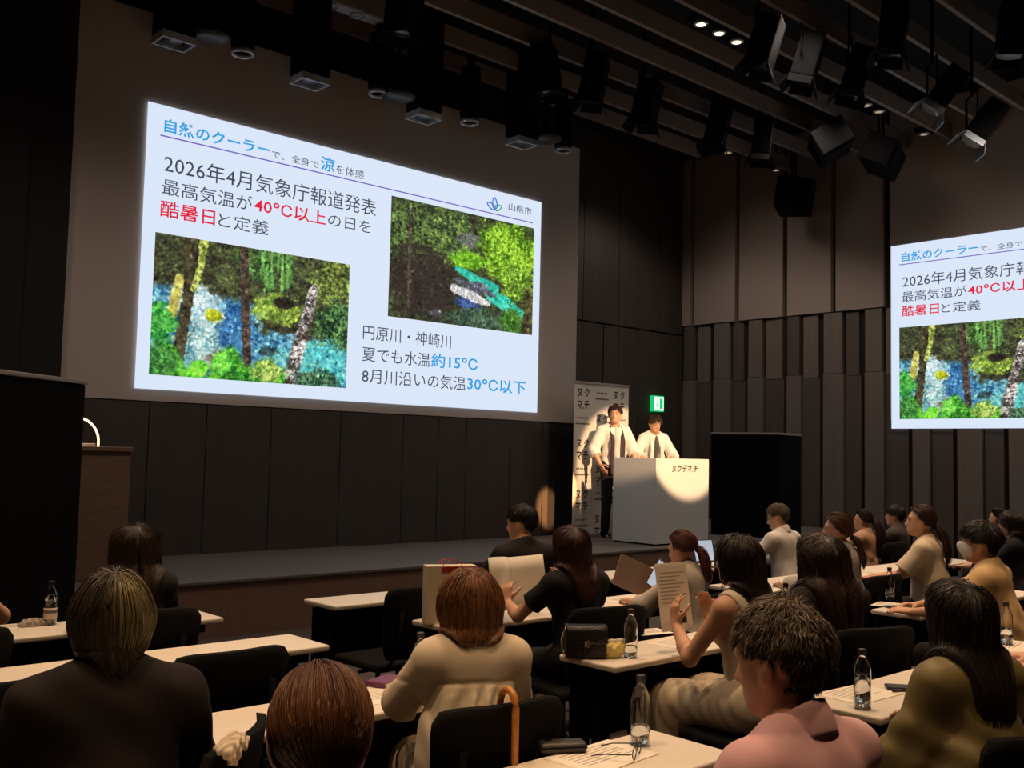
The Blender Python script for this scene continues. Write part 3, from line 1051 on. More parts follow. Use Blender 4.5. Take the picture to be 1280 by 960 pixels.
def polygonise(name, prims, h, extra=None, clip=None):
    bx = [prim_box(q) for q in prims if not q['sub']]
    pad = 3 * h
    lo = np.min([b[0] for b in bx], 0) - pad
    hi = np.max([b[1] for b in bx], 0) + pad
    n = np.ceil((hi - lo) / h).astype(int) + 1
    ax = [lo[i] + h * np.arange(n[i]) for i in range(3)]
    Fd = np.full(n, 0.2, np.float32)
    for q in prims:
        l, u = prim_box(q)
        m = q['k'] + 3 * h + 0.01
        i0 = np.maximum(((l - m - lo) / h).astype(int), 0)
        i1 = np.minimum(((u + m - lo) / h).astype(int) + 2, n)
        if (i1 <= i0).any():
            continue
        sl = tuple(slice(i0[i], i1[i]) for i in range(3))
        G = np.stack(np.meshgrid(*[ax[i][sl[i]] for i in range(3)], indexing='ij'), -1)
        d = prim_eval(q, G)
        if q['sub']:
            Fd[sl] = -smin(-Fd[sl], d, q['k'])
        else:
            Fd[sl] = smin(Fd[sl], d, q['k'])
    if extra is not None or clip is not None:
        G = np.stack(np.meshgrid(*ax, indexing='ij'), -1)
        if extra is not None:
            near = np.abs(Fd) < 0.05
            e = extra(G[near])
            Fd[near] += e
        if clip is not None:
            Fd = np.maximum(Fd, clip(G))
    Fd[[0, -1]] = 0.1
    Fd[:, [0, -1]] = 0.1
    Fd[:, :, [0, -1]] = 0.1
    ins = Fd < 0
    # surface nets
    c = [ins[dx:n[0] - 1 + dx, dy:n[1] - 1 + dy, dz:n[2] - 1 + dz] for dx in (0, 1) for dy in (0, 1) for dz in (0, 1)]
    cnt = sum(x.astype(np.int8) for x in c)
    act = (cnt > 0) & (cnt < 8)
    idx = np.full(act.shape, -1, np.int32)
    cells = np.argwhere(act)
    idx[tuple(cells.T)] = np.arange(len(cells))
    acc = np.zeros((len(cells), 3))
    num = np.zeros(len(cells))
    corners = [(dx, dy, dz) for dx in (0, 1) for dy in (0, 1) for dz in (0, 1)]
    for a in corners:
        for axd in range(3):
            if a[axd] == 1:
                continue
            b = list(a)
            b[axd] = 1
            fa = Fd[tuple((cells + a).T)]
            fb = Fd[tuple((cells + b).T)]
            cr = (fa < 0) != (fb < 0)
            t = np.where(cr, fa / np.where(cr, fa - fb, 1), 0)
            p = cells + np.array(a, float)
            p[:, axd] += t
            acc += p * cr[:, None]
            num += cr
    V = lo + h * acc / num[:, None]
    quads = []
    for axd in range(3):
        s0, s1 = [slice(None)] * 3, [slice(None)] * 3
        s0[axd], s1[axd] = slice(0, -1), slice(1, None)
        ch = ins[tuple(s0)] != ins[tuple(s1)]
        o1, o2 = [(1, 2), (2, 0), (0, 1)][axd]
        e = np.argwhere(ch)
        e = e[(e[:, o1] > 0) & (e[:, o2] > 0) & (e[:, o1] < n[o1] - 1) & (e[:, o2] < n[o2] - 1)]
        d1, d2 = np.zeros(3, int), np.zeros(3, int)
        d1[o1], d2[o2] = 1, 1
        q = np.stack([idx[tuple((e - d1 - d2).T)], idx[tuple((e - d2).T)], idx[tuple(e.T)], idx[tuple((e - d1).T)]], 1)
        inside = ins[tuple(e.T)]
        q[~inside] = q[~inside][:, ::-1]
        quads.append(q)
    Fq = np.concatenate(quads)
    Fq = Fq[(Fq >= 0).all(1)]
    return np_mesh(name, V, Fq)


def unit(v):
    v = np.asarray(v, float)
    return v / (np.linalg.norm(v, axis=-1, keepdims=True) + 1e-9)


def hand(wrist, d, pn, curl, side, s=1.0, k=0.006):
    """palm and five fingers; d = finger direction, pn = out of the palm, side = +1 right, -1 left"""
    d, pn = unit(d), np.asarray(pn, float)
    pn = unit(pn - d * (pn @ d))
    sd = np.cross(d, pn) * side            # towards the thumb
    out = []
    W = np.asarray(wrist, float)
    for i, (ln, off) in enumerate(((0.070, 0.030), (0.078, 0.010), (0.072, -0.010), (0.056, -0.029))):
        kn = W + d * (0.086 - 0.004 * abs(i - 1)) * s + sd * off * s
        out.append(cone(W + d * 0.012 + sd * off * 0.5, kn, 0.015 * s, 0.0115 * s, k=0.012))
        p, dd = kn, d
        for j, (fr, rr) in enumerate(((0.45, 0.0088), (0.31, 0.0078), (0.24, 0.0068))):
            a = curl * (0.8 if j == 0 else 1.0) * D2R
            dd = unit(dd * math.cos(a) + pn * math.sin(a))
            dd = unit(dd + sd * off * 0.8 * (1 if j == 0 else 0))
            q = p + dd * ln * fr * s
            out.append(cone(p, q, rr * s, (rr - 0.0009) * s, k=k))
            p = q
    b = W + d * 0.022 * s + sd * 0.022 * s
    t1 = b + unit(sd * 0.8 + d * 0.65 + pn * 0.35) * 0.042 * s
    t2 = t1 + unit(sd * 0.35 + d * 0.85 + pn * (0.2 + curl / 70)) * 0.033 * s
    t3 = t2 + unit(sd * 0.05 + d * 0.9 + pn * (0.2 + curl / 60)) * 0.026 * s
    out += [cone(b, t1, 0.014 * s, 0.0105 * s, k=0.01), cone(t1, t2, 0.0105 * s, 0.009 * s, k=k), cone(t2, t3, 0.009 * s, 0.0075 * s, k=k)]
    return out


def elbow(S, Wp, l1, l2, hint):
    S, Wp = np.asarray(S, float), np.asarray(Wp, float)
    d = Wp - S
    L = np.linalg.norm(d)
    if L > (l1 + l2) * 0.985:
        Wp = S + d / L * (l1 + l2) * 0.985
        d = Wp - S
        L = np.linalg.norm(d)
    a = (l1 * l1 - l2 * l2 + L * L) / (2 * L)
    hgt = math.sqrt(max(l1 * l1 - a * a, 1e-6))
    u = d / L
    hn = np.asarray(hint, float)
    hn = unit(hn - u * (hn @ u))
    return S + u * a + hn * hgt, Wp


def hair_mesh(strands, radii, tints, cap=None):
    """strands (N, n, 3) to triangular tubes"""
    N, n, _ = strands.shape
    tg = np.gradient(strands, axis=1)
    tg = unit(tg)
    ref = np.tile(np.array([0.13, 0.31, 0.94]), (N, n, 1))
    a = np.cross(tg, ref)
    a = unit(a)
    b = np.cross(tg, a)
    taper = np.clip(1.25 - np.linspace(0, 1, n) ** 3 * 1.1, 0.12, 1.0)[None, :, None]
    r = radii[:, None, None] * taper
    ring = [strands + (a * math.cos(k * 2.0944) + b * math.sin(k * 2.0944)) * r for k in range(3)]
    V = np.stack(ring, 2).reshape(-1, 3)
    i = np.arange(N * n).reshape(N, n) * 3
    q = []
    for k in range(3):
        j = (k + 1) % 3
        q.append(np.stack([i[:, :-1] + k, i[:, 1:] + k, i[:, 1:] + j, i[:, :-1] + j], -1).reshape(-1, 4))
    Fq = np.concatenate(q)
    col = np.repeat(tints, n * 3, 0)
    if cap is not None:
        cv = np.zeros(len(cap[0].vertices) * 3, np.float32)
        cap[0].vertices.foreach_get('co', cv)
        cf = np.zeros(len(cap[0].polygons) * 4, np.int32)
        cap[0].polygons.foreach_get('vertices', cf)
        Fq = np.concatenate([Fq, cf.reshape(-1, 4) + len(V)])
        V = np.concatenate([V, cv.reshape(-1, 3)])
        col = np.concatenate([col, np.tile(cap[1], (len(cv) // 3, 1))])
        bpy.data.meshes.remove(cap[0])
    me = np_mesh('hair', V, Fq)
    at = me.color_attributes.new('tint', 'FLOAT_COLOR', 'POINT')
    at.data.foreach_set('color', np.concatenate([col, np.ones((len(col), 1))], 1).astype(np.float32).ravel())
    return me


def scalp_ok(d, low=-0.5, short=False):
    fr = np.clip((d[:, 1] + 0.15) / 0.95, 0, 1)
    fr = fr * fr * (3 - 2 * fr)
    line = low + (0.58 - low) * fr
    ear = (np.abs(d[:, 0]) > 0.55) & (d[:, 1] > -0.36) & (d[:, 1] < 0.4) & (d[:, 2] < -0.02)
    return (d[:, 2] > line) & ~(ear & short)


def grow_hair(style, HF, coll, rs, n, opts):
    """HF head frame; coll = prims the hair lies on; returns strands (N, steps, 3)"""
    Rm, o, s = HF
    cr, cc = np.array([0.0735, 0.0925, 0.0885]) * s, np.array([0, -0.012, 0.02])
    d = unit(rs.normal(size=(n * 4, 3)))
    d = d[scalp_ok(d, opts.get('low', -0.5), style == 'short')][:n]
    N = len(d)
    local = cc * s + d * (cr + 0.004)
    P = local @ Rm.T + o
    nrm = unit(d / cr) @ Rm.T
    g = np.array([0, 0, -1.0])
    crown = unit(np.array(opts.get('crown', (0.0, -0.45, 0.9))))
    away = d - crown
    away = away - d * (away * d).sum(1, keepdims=True)
    away = unit(away) @ Rm.T
    up, back = Rm[:, 2], -Rm[:, 1]
    vol = opts.get('vol', 1.0)
    off = (0.005 + 0.017 * rs.random(N) ** 1.3) * vol
    steps = opts.get('steps', 14)
    zend = opts.get('zend')

    def push(Q, off):
        dd = field_points(coll, Q)
        e = 0.004
        gr = np.stack([field_points(coll, Q + np.eye(3)[i] * e) - dd for i in range(3)], -1)
        gr = unit(gr)
        need = np.maximum(off - dd, 0)
        return Q + gr * need[:, None]
    if style == 'short':
        L = opts.get('len', 0.05) * (0.55 + 0.6 * rs.random(N))
        side = np.clip((d[:, 2] + 0.35) / 0.8, 0.28, 1)
        L = L * side
        lift = opts.get('lift', 0.5)
        swirl = opts.get('wave', 0.25)
        fq = opts.get('freq', 9.0)
        co = np.stack([np.sin(fq * d[:, 0] + 5 * d[:, 1] + 1), np.sin(fq * 0.9 * d[:, 1] + 7 * d[:, 2]), np.sin(fq * d[:, 2] + 6 * d[:, 0] + 2)], 1)
        Dv = unit(away + nrm * lift * (0.6 + 0.7 * np.abs(co[:, :1])) + co * swirl * 1.3 + rs.normal(size=(N, 3)) * 0.1)
        pts = [P]
        ph = co * 3 + rs.random((N, 3)) * 0.8
        steps = 7
        for i in range(steps):
            Dv = unit(Dv + away * 0.12 + g * 0.22 + np.sin(ph + i * 1.1) * swirl * 0.7)
            Q = push(pts[-1] + Dv * (L / steps)[:, None], 0.004 + 0 * L + off * 0.4)
            pts.append(Q)
        return np.stack(pts, 1)
    if style == 'tied':
        tie = fwd(HF, opts['tie'])
        pts = [P]
        steps = 12
        dist = np.linalg.norm(tie - P, axis=1) * 1.35
        for i in range(steps):
            Q0 = pts[-1]
            v = tie - Q0
            lv = np.linalg.norm(v, axis=1)
            stp = np.minimum(dist / steps, lv)
            Q = push(Q0 + unit(v) * stp[:, None], 0.004 + off * 0.5)
            near = (lv < 0.022)[:, None]
            Q = np.where(near, tie + (Q0 - tie) * 0.9, Q)
            pts.append(Q)
        head = np.stack(pts, 1)
        nt = int(n * opts.get('tailn', 0.35))
        a = rs.random(nt) * 6.28
        rr = 0.016 * np.sqrt(rs.random(nt))
        out = unit(Rm @ np.array(opts.get('taildir', (0, -1, -0.3))))
        s1 = unit(np.cross(out, [0.2, 0.1, 1]))
        s2 = np.cross(out, s1)
        P = tie + out * 0.0 + (np.cos(a) * rr)[:, None] * s1 + (np.sin(a) * rr)[:, None] * s2
        Dv = unit(np.tile(out, (nt, 1)) + (np.cos(a)[:, None] * s1 + np.sin(a)[:, None] * s2) * 0.35 + rs.normal(size=(nt, 3)) * 0.1)
        L = opts.get('tail', 0.2) * (0.75 + 0.35 * rs.random(nt))
        pts = [P]
        for i in range(12):
            Dv = unit(Dv * 0.8 + g * 0.3 + rs.normal(size=(nt, 3)) * 0.04)
            pts.append(push(pts[-1] + Dv * (L / 12)[:, None], 0.008 + 0.012 * (rr / 0.016)))
        tail = np.stack(pts, 1)
        return np.concatenate([head, tail], 0)
    # loose hair falling to zend
    L = opts.get('len', 0.4) * (0.95 + 0.1 * rs.random(N))
    part = opts.get('part', 0.0)
    sx = np.where(d[:, 0] > part, 1.0, -1.0)
    sidev = Rm[:, 0]
    frontal = np.clip((d[:, 1] - 0.15) * 2.0, 0, 1)
    Dv = unit(away * 0.9 + sx[:, None] * sidev * (0.9 * frontal[:, None]) + nrm * 0.05)
    pts = [P]
    wv = opts.get('wave', 0.0)
    lock = np.floor(np.arctan2(d[:, 0], -d[:, 1]) * 5)
    ph = lock * 2.4 + rs.random(N) * 0.7
    jit = rs.normal(size=N) * opts.get('ragged', 0.012)
    stop = np.zeros(N, bool)
    wide = opts.get('wide', 1.0)
    off = (0.004 + 0.016 * rs.random(N)) * vol
    lim = 1.0 + 0.10 * rs.random(N)
    for i in range(steps):
        t = i / steps
        Q0 = pts[-1]
        loc = (Q0 - o) @ Rm / s
        face = np.clip((loc[:, 1] - opts.get('open', 0.02)) / 0.04, 0, 1) * (loc[:, 2] < 0.07)
        below = np.clip((0.03 - loc[:, 2]) / 0.06, 0, 1)
        Dv = unit(Dv * 0.6 + g * (0.16 + 0.6 * below[:, None]) + back * (face * 0.55 + 0.10 * below)[:, None] + (np.sin(ph + i * 0.75) * wv)[:, None] * sidev)
        Q = Q0 + Dv * (L / steps)[:, None]
        # keep the curtain of hair inside an oval round the head
        loc = (Q - o) @ Rm / s
        shrink = 1 - opts.get('inward', 0.0) * np.clip((-0.03 - loc[:, 2]) / 0.12, 0, 1)
        dn = np.clip((-0.09 - loc[:, 2]) / 0.08, 0, 1) * opts.get('narrow', 0.25)
        shrink = shrink * (1 - dn)
        loc[:, 1] = loc[:, 1] - dn * 0.02
        ex = loc[:, 0] / (0.0955 * wide * shrink)
        ey = (loc[:, 1] + 0.014) / (0.115 * shrink)
        rr = np.sqrt(ex * ex + ey * ey) / lim
        f = np.where(rr > 1, 1 / np.maximum(rr, 1), 1)
        loc[:, 0] *= f
        loc[:, 1] = (loc[:, 1] + 0.014) * f - 0.014
        Q = (loc * s) @ Rm.T + o
        Q = push(Q, off)
        loc = (Q - o) @ Rm / s
        stop |= (loc[:, 1] > -0.035) & (loc[:, 2] < -0.065 + jit * 1.5)
        if zend is not None:
            under = Q[:, 2] < zend + jit
            stop |= under
        Q = np.where(stop[:, None], Q0 + (Q - Q0) * 0.03, Q)
        pts.append(Q)
    return np.stack(pts, 1)


def hair_tints(rs, N, base, light, amount):
    t = rs.random(N)[:, None] ** 1.5 * amount
    b_, l_ = np.array(rgb(*base)[:3]), np.array(rgb(*light)[:3])
    return (b_ * (1 - t) + l_ * t) * (0.8 + 0.4 * rs.random((N, 1)))


PERSON_SEED = [0]


def person(label, x, y, ztop, az, top, hair, pose='sit', arms=None, h=0.009, lean=6, yaw=0, pitch=0, roll=0, female=True,
           bottoms='cloth_black', shoulder=1.0, z0=0.0, strands=1400, extras=None, curl=25, skirt=None, collar=None, twist=0.0):
    """x, y = head position; z of the head top; az = facing, degrees clockwise from the stage direction"""
    PERSON_SEED[0] += 1
    rs = np.random.default_rng(100 + PERSON_SEED[0])
    hip = 0.55 if pose == 'sit' else None
    if pose == 'sit':
        s = (ztop - 0.445) / 0.885
        hip = 0.445 + 0.115 * s
    else:
        s = (ztop - z0) / 1.70
        hip = z0 + 0.93 * s
    zlocal = hip - z0
    # torso frame in person space: origin at the hips, leaning forward
    TF = frame((0, 0, zlocal), rx=-lean, rz=twist, scale=s)
    nk = fwd(TF, (0, 0.012, 0.565))
    HF = frame(nk + np.array([0, 0.018, 0.093]) * s, rx=-pitch, rz=-yaw, ry=roll, scale=s * (1.0 if female else 1.04))
    head_xy = HF[1][:2]
    a_ = -az * D2R
    ox = x - (head_xy[0] * math.cos(a_) - head_xy[1] * math.sin(a_))
    oy = y - (head_xy[0] * math.sin(a_) + head_xy[1] * math.cos(a_))
    sh = (0.158 if female else 0.182) * shoulder

    torso = [ell((0, -0.01, 0.02), (0.168, 0.118, 0.11), frame=TF), ell((0, 0, 0.16), (0.132 if female else 0.148, 0.1, 0.13), k=0.05, frame=TF),
             ell((0, 0.005, 0.34), (0.148 * shoulder, 0.108, 0.16), k=0.06, frame=TF), ell((0, -0.012, 0.425), (0.15 * shoulder, 0.078, 0.075), k=0.05, frame=TF),
             cone((-sh, -0.012, 0.442), (sh, -0.012, 0.442), 0.049, 0.049, k=0.05, frame=TF),
             cone((0, -0.018, 0.53), (0.125, -0.016, 0.462), 0.038, 0.034, k=0.04, frame=TF), cone((0, -0.018, 0.53), (-0.125, -0.016, 0.462), 0.038, 0.034, k=0.04, frame=TF)]
    if female:
        torso += [ell((0.068, 0.088, 0.33), (0.052, 0.05, 0.052), k=0.03, frame=TF), ell((-0.068, 0.088, 0.33), (0.052, 0.05, 0.052), k=0.03, frame=TF)]
    nr = 0.045 if female else 0.053
    neck = [cone((0, -0.006, 0.47), (0, 0.012, 0.6), nr + 0.006, nr, k=0.03, frame=TF)]
    head = [ell((0, -0.012, 0.02), (0.0735, 0.0925, 0.0885), k=0.02, frame=HF), ell((0, 0.032, -0.04), (0.058, 0.06, 0.074), k=0.03, frame=HF),
            ell((0, 0.056, -0.094), (0.026, 0.026, 0.02), k=0.035, frame=HF), cone((0.05, 0.0, -0.055), (0.018, 0.055, -0.092), 0.018, 0.014, k=0.03, frame=HF),
            cone((-0.05, 0.0, -0.055), (-0.018, 0.055, -0.092), 0.018, 0.014, k=0.03, frame=HF),
            ell((0.03, 0.092, -0.006), (0.017, 0.012, 0.011), k=0.012, sub=True, frame=HF), ell((-0.03, 0.092, -0.006), (0.017, 0.012, 0.011), k=0.012, sub=True, frame=HF),
            cone((0, 0.084, 0.0), (0, 0.104, -0.04), 0.0075, 0.0115, k=0.014, frame=HF), ell((0, 0.094, -0.045), (0.017, 0.011, 0.009), k=0.008, frame=HF),
            cone((-0.036, 0.076, 0.016), (0.036, 0.076, 0.016), 0.011, 0.011, k=0.015, frame=HF),
            ell((0, 0.088, -0.069), (0.02, 0.009, 0.006), k=0.006, frame=HF), ell((0, 0.086, -0.079), (0.017, 0.009, 0.006), k=0.006, frame=HF)]
    for sx in (-1, 1):
        head += [ell((sx * 0.077, -0.006, -0.022), (0.009, 0.02, 0.031), k=0.01, frame=HF), ell((sx * 0.084, -0.012, -0.012), (0.007, 0.017, 0.02), k=0.008, frame=HF)]
    body = list(torso) + neck + head
    # arms
    ua, fa = 0.285 * s, 0.245 * s
    A = {}
    arms = arms or {}
    for sd, nm in ((1, 'r'), (-1, 'l')):
        S = fwd(TF, (sd * (sh + 0.008), -0.012, 0.436))
        spec = arms.get(nm)
        if spec is None:
            spec = dict(w=(sd * 0.13, 0.40, 0.728), hint=(sd * 0.8, -0.5, -0.7), d=(-sd * 0.35, 0.9, -0.02), pn=(0, 0, -1)) if pose == 'sit' else dict(w=(sd * 0.24, 0.1, zlocal - 0.02), hint=(sd, -0.8, 0), d=(0, 0.2, -1), pn=(-sd, 0, 0))
        E_, Wp = elbow(S, spec['w'], ua, fa, spec['hint'])
        A[nm] = (S, E_, Wp, spec)
        body += [cone(S, E_, (0.046 if female else 0.052) * s, 0.037 * s, k=0.03), cone(E_, E_ + (Wp - E_) * 0.35, 0.038 * s, 0.037 * s, k=0.015), cone(E_ + (Wp - E_) * 0.3, Wp, 0.037 * s, 0.024 * s, k=0.015)]
        body += hand(Wp, spec.get('d', Wp - E_), spec.get('pn', (0, 0, -1)), spec.get('curl', curl), sd, s)
    # legs
    legs, trou = [], []
    for sd in (-1, 1):
        hp = np.array([sd * 0.085 * s, 0.0, zlocal - 0.01])
        if pose == 'sit':
            kn = np.array([sd * 0.1, 0.41 * s, 0.495])
            an = np.array([sd * 0.1, 0.38 * s, 0.085])
            toe = np.array([sd * 0.115, 0.38 * s + 0.17, 0.03])
        else:
            kn = np.array([sd * 0.095, 0.015, zlocal * 0.53])
            an = np.array([sd * 0.1, -0.02, 0.09])
            toe = np.array([sd * 0.125, 0.15, 0.03])
        legs += [cone(hp, kn, 0.078 * s, 0.052 * s, k=0.04), cone(kn, kn + (an - kn) * 0.35, 0.05 * s, 0.052 * s, k=0.02), cone(kn + (an - kn) * 0.3, an, 0.052 * s, 0.034 * s, k=0.02),
                 cone(an - [0, 0.03, 0.045], toe, 0.03, 0.024, k=0.02)]
        trou += [cone(hp, kn, 0.094 * s, 0.068 * s, k=0.04), cone(kn, an + [0, 0, 0.02], 0.068 * s, 0.055 * s, k=0.03)]
    body += legs
    sitc = (lambda G: np.where((G[..., 1] < 0.27) & (G[..., 2] < 0.5), 0.444 - G[..., 2], -0.1)) if pose == 'sit' else (lambda G: -0.1 + 0 * G[..., 2])
    root = link('person', polygonise('person', body, h, clip=sitc), M['skin'])
    root.location = (ox, oy, z0)
    root.rotation_euler = (0, 0, a_)
    tag(root, label, 'person')
    # trousers or skirt, shoes
    hips = [ell((0, -0.01, 0.02), (0.182, 0.134, 0.12), k=0.03, frame=TF)]
    zc = fwd(TF, (0, 0, 0.13))[2]
    lo_clip = (lambda G: np.maximum(G[..., 2] - zc, sitc(G)))
    if skirt:
        sk = hips + [cone((sd * 0.07, 0, zlocal), (sd * 0.11, 0.42 * s, 0.5), 0.115 * s, 0.09 * s, k=0.09) for sd in (-1, 1)]
        sk += [cone((sd * 0.11, 0.36 * s, 0.5), (sd * 0.12, 0.43 * s, 0.28), 0.09 * s, 0.11 * s, k=0.08, cut=True) for sd in (-1, 1)]
        link('skirt', polygonise('skirt', sk, h, extra=lambda P: 0.0045 * np.sin(P[:, 0] * 60 + P[:, 1] * 95 + 6 * np.sin(P[:, 2] * 7)), clip=lo_clip), M[skirt], root)
    else:
        link('trousers', polygonise('trousers', hips + trou, max(h, 0.01), clip=lo_clip), M[bottoms], root)
    for sd in (-1, 1):
        an = np.array([sd * 0.1, 0.38 * s if pose == 'sit' else -0.02, 0.0])
        sole = [cone(an + [0, -0.045, 0.045], an + [sd * 0.012, 0.16, 0.034], 0.044, 0.036, k=0.02), cone(an + [0, -0.03, 0.07], an + [0, 0.01, 0.075], 0.042, 0.04, k=0.03)]
        link('shoe', polygonise('shoe', sole, 0.011, clip=lambda G: 0.004 - G[..., 2]), M['black'], root)
    # upper garment
    kind, m = top['kind'], M[top['m']]
    e = top.get('e', 0.012)
    sh_pr = []
    for q in torso:
        q = dict(q)
        if q['t'] == 'e':
            q['r'] = q['r'] + e / s
        else:
            q['r1'], q['r2'] = q['r1'] + e * 0.8 / s, q['r2'] + e * 0.8 / s
        sh_pr.append(q)
    slv = top.get('sleeve', 0.6)
    loose = top.get('loose', 0.012)
    for nm in 'rl':
        S, E_, Wp, spec = A[nm]
        if slv <= 0:
            continue
        if slv <= 1:
            b_ = S + (E_ - S) * slv
            sh_pr.append(cone(S, b_, 0.05 * s + e, (0.045 * s + loose), k=0.035, cut=True))
        else:
            b_ = E_ + (Wp - E_) * (slv - 1)
            sh_pr += [cone(S, E_, 0.05 * s + e, 0.04 * s + loose, k=0.035), cone(E_, b_, 0.041 * s + loose, 0.034 * s + loose * top.get('cuff', 1.0), k=0.02, cut=True)]
    if top.get('flare'):
        sh_pr.append(ell((0, -0.01, 0.1), np.array((0.165, 0.13, 0.2)) + top['flare'], k=0.08, frame=TF))
    nh = top.get('neck', 0.012)
    sh_pr.append(cone((0, 0.012, 0.505 - nh), (0, 0.03, 0.66), nr + 0.012, nr + 0.05, k=0.008, sub=True, frame=TF))
    if kind == 'tank':
        for sd in (-1, 1):
            sh_pr.append(ell((sd * (sh + 0.035), -0.0, 0.40), (0.07, 0.16, 0.13), k=0.01, sub=True, frame=TF))
        sh_pr.append(ell((0, -0.1, 0.53), (0.085, 0.1, 0.085), k=0.015, sub=True, frame=TF))
        sh_pr.append(ell((0, 0.12, 0.5), (0.08, 0.1, 0.12), k=0.015, sub=True, frame=TF))
    hem = top.get('hem', -0.1)
    hz = fwd(TF, (0, 0, hem))[2]
    wr = top.get('wrinkle', 0.004)
    Rm, o_, s_ = TF
    pa = rs.random(6) * 6.28
    yoke = top.get('yoke')

    def folds(P):
        L_ = (P - o_) @ Rm / s_
        X, Y, Z = L_[:, 0], L_[:, 1], L_[:, 2]
        f1 = np.sin(26 * X + 14 * Z + 3 * np.sin(9 * Z + pa[0]) + pa[1]) * np.sin(11 * Z + 9 * X + pa[2])
        f2 = np.sin(-34 * X + 30 * Z + 4 * np.sin(7 * X + pa[3]) + pa[4])
        out = wr * (0.7 * f1 + 0.5 * f2 * np.clip(1.2 - np.abs(Z - 0.1) * 4, 0.15, 1))
        if yoke is not None:
            gth = np.clip((yoke - Z) / 0.05, 0, 1) * np.clip(0.2 - np.abs(X), 0, 0.05) / 0.05
            out += gth * 0.0095 * np.sin(85 * X + 2.2 * np.sin(13 * Z + pa[5]) + 1.2 * np.sin(31 * X)) - 0.006 * np.exp(-((Z - yoke) / 0.006) ** 2) * -1 - gth * 0.006
        return out
    clipf = lambda G: np.maximum(hz - G[..., 2], sitc(G))
    link(top.get('name', 'shirt'), polygonise('shirt', sh_pr, h, extra=folds, clip=clipf), m, root)
    if collar:
        cb = B()

        def band(u, v):
            th = (-152 + 304 * u) * D2R
            fr = (1 - math.cos(th)) / 2
            zl = 0.500 - 0.066 * fr
            z = zl + (0.074 - 0.018 * fr) * v
            R_ = nr + 0.033 - 0.020 * v + 0.004 * math.sin(v * 3.1)
            p_ = fwd(TF, (R_ * math.sin(th), -0.006 - R_ * math.cos(th) * (1.02 if th * th < 2 else 1.12), z))
            return tuple(p_), tuple(TF[0] @ np.array([math.sin(th), -math.cos(th), 0.3]))
        cb.sheet(band, 40, 6, 0.007)
        cb.obj('collar', M[collar], root)
    # hair
    st = hair['style']
    coll = [head[0], head[1], head[3], head[4]] + neck + [dict(q, r1=q['r1'] + 0.014, r2=q['r2'] + 0.014) if q['t'] == 'c' else dict(q, r=q['r'] + 0.016) for q in torso] + [cone(A[n_][0], A[n_][1], 0.062 * s, 0.05 * s, k=0.03) for n_ in 'rl']
    if st in ('tied', 'short'):
        coll_h = coll[:4] + neck + (coll[4 + len(neck):] if st == 'tied' else [])
    else:
        coll_h = coll
    opts = dict(hair)
    if 'zend' in opts:
        opts['zend'] = opts['zend'] - z0
    strands = int(strands * 1.9)
    Sx = grow_hair(st, HF, coll_h, rs, strands, opts)
    base, light = hair['col'], hair.get('light', tuple(min(255, c * 1.5 + 12) for c in hair['col']))
    tn = hair_tints(rs, len(Sx), base, light, hair.get('mix', 0.6))
    if 'streak' in hair:
        cx, cy, cz, rad, scol = hair['streak']
        ctr = fwd(HF, (cx, cy, cz))
        near = np.linalg.norm(Sx[:, 3] - ctr, axis=1) < rad * (0.6 + 0.6 * rs.random(len(Sx)))
        tn[near] = np.array(rgb(*scol)[:3]) * (0.35 + 0.9 * rs.random((near.sum(), 1)))
    # scalp cap under the strands
    low = opts.get('low', -0.5)
    cr_ = np.array([0.0735, 0.0925, 0.0885]) + 0.0055 * min(1.6, opts.get('vol', 1.0))
    capp = [ell((0, -0.012, 0.02), cr_, frame=HF)]
    Rh, oh, sh_ = HF

    def capclip(G):
        L_ = (G - oh) @ Rh / sh_ - np.array([0, -0.012, 0.02])
        dd = L_ / cr_
        nn = np.sqrt((dd ** 2).sum(-1)) + 1e-6
        dd = dd / nn[..., None]
        fr = np.clip((dd[..., 1] + 0.15) / 0.95, 0, 1)
        fr = fr * fr * (3 - 2 * fr)
        line = low + (0.58 - low) * fr
        line = np.where((np.abs(dd[..., 0]) > 0.55) & (dd[..., 1] > -0.36) & (dd[..., 1] < 0.4), np.maximum(line, 0.0), line)
        return np.maximum((line - dd[..., 2]) * 0.08 * sh_, (0.55 - nn) * 0.08)
    cap = polygonise('cap', capp, max(h * 0.8, 0.006), clip=capclip)
    rad = (hair.get('rad', 0.0016) * (0.6 + 0.7 * rs.random(len(Sx)))) * (3000 / max(strands, 600)) ** 0.35
    link('hair', hair_mesh(Sx, rad, tn, (cap, np.array(rgb(*base)[:3]) * 0.8)), M['hair'], root)
    if st == 'tied':
        tie = fwd(HF, hair['tie'])
        b = B()
        n_ = unit(Rh @ np.array(hair.get('taildir', (0, -1, -0.3))))
        u1 = unit(np.cross(n_, [0.2, 0.1, 1]))
        u2 = np.cross(n_, u1)
        b.tube([tuple(tie + n_ * 0.004 + (u1 * math.cos(a) + u2 * math.sin(a)) * 0.019) for a in np.linspace(0, 2 * math.pi, 14)[:-1]], 0.006, 6, closed=True)
        b.obj('hair_tie', M[hair.get('tiem', 'cloth_black')], root)
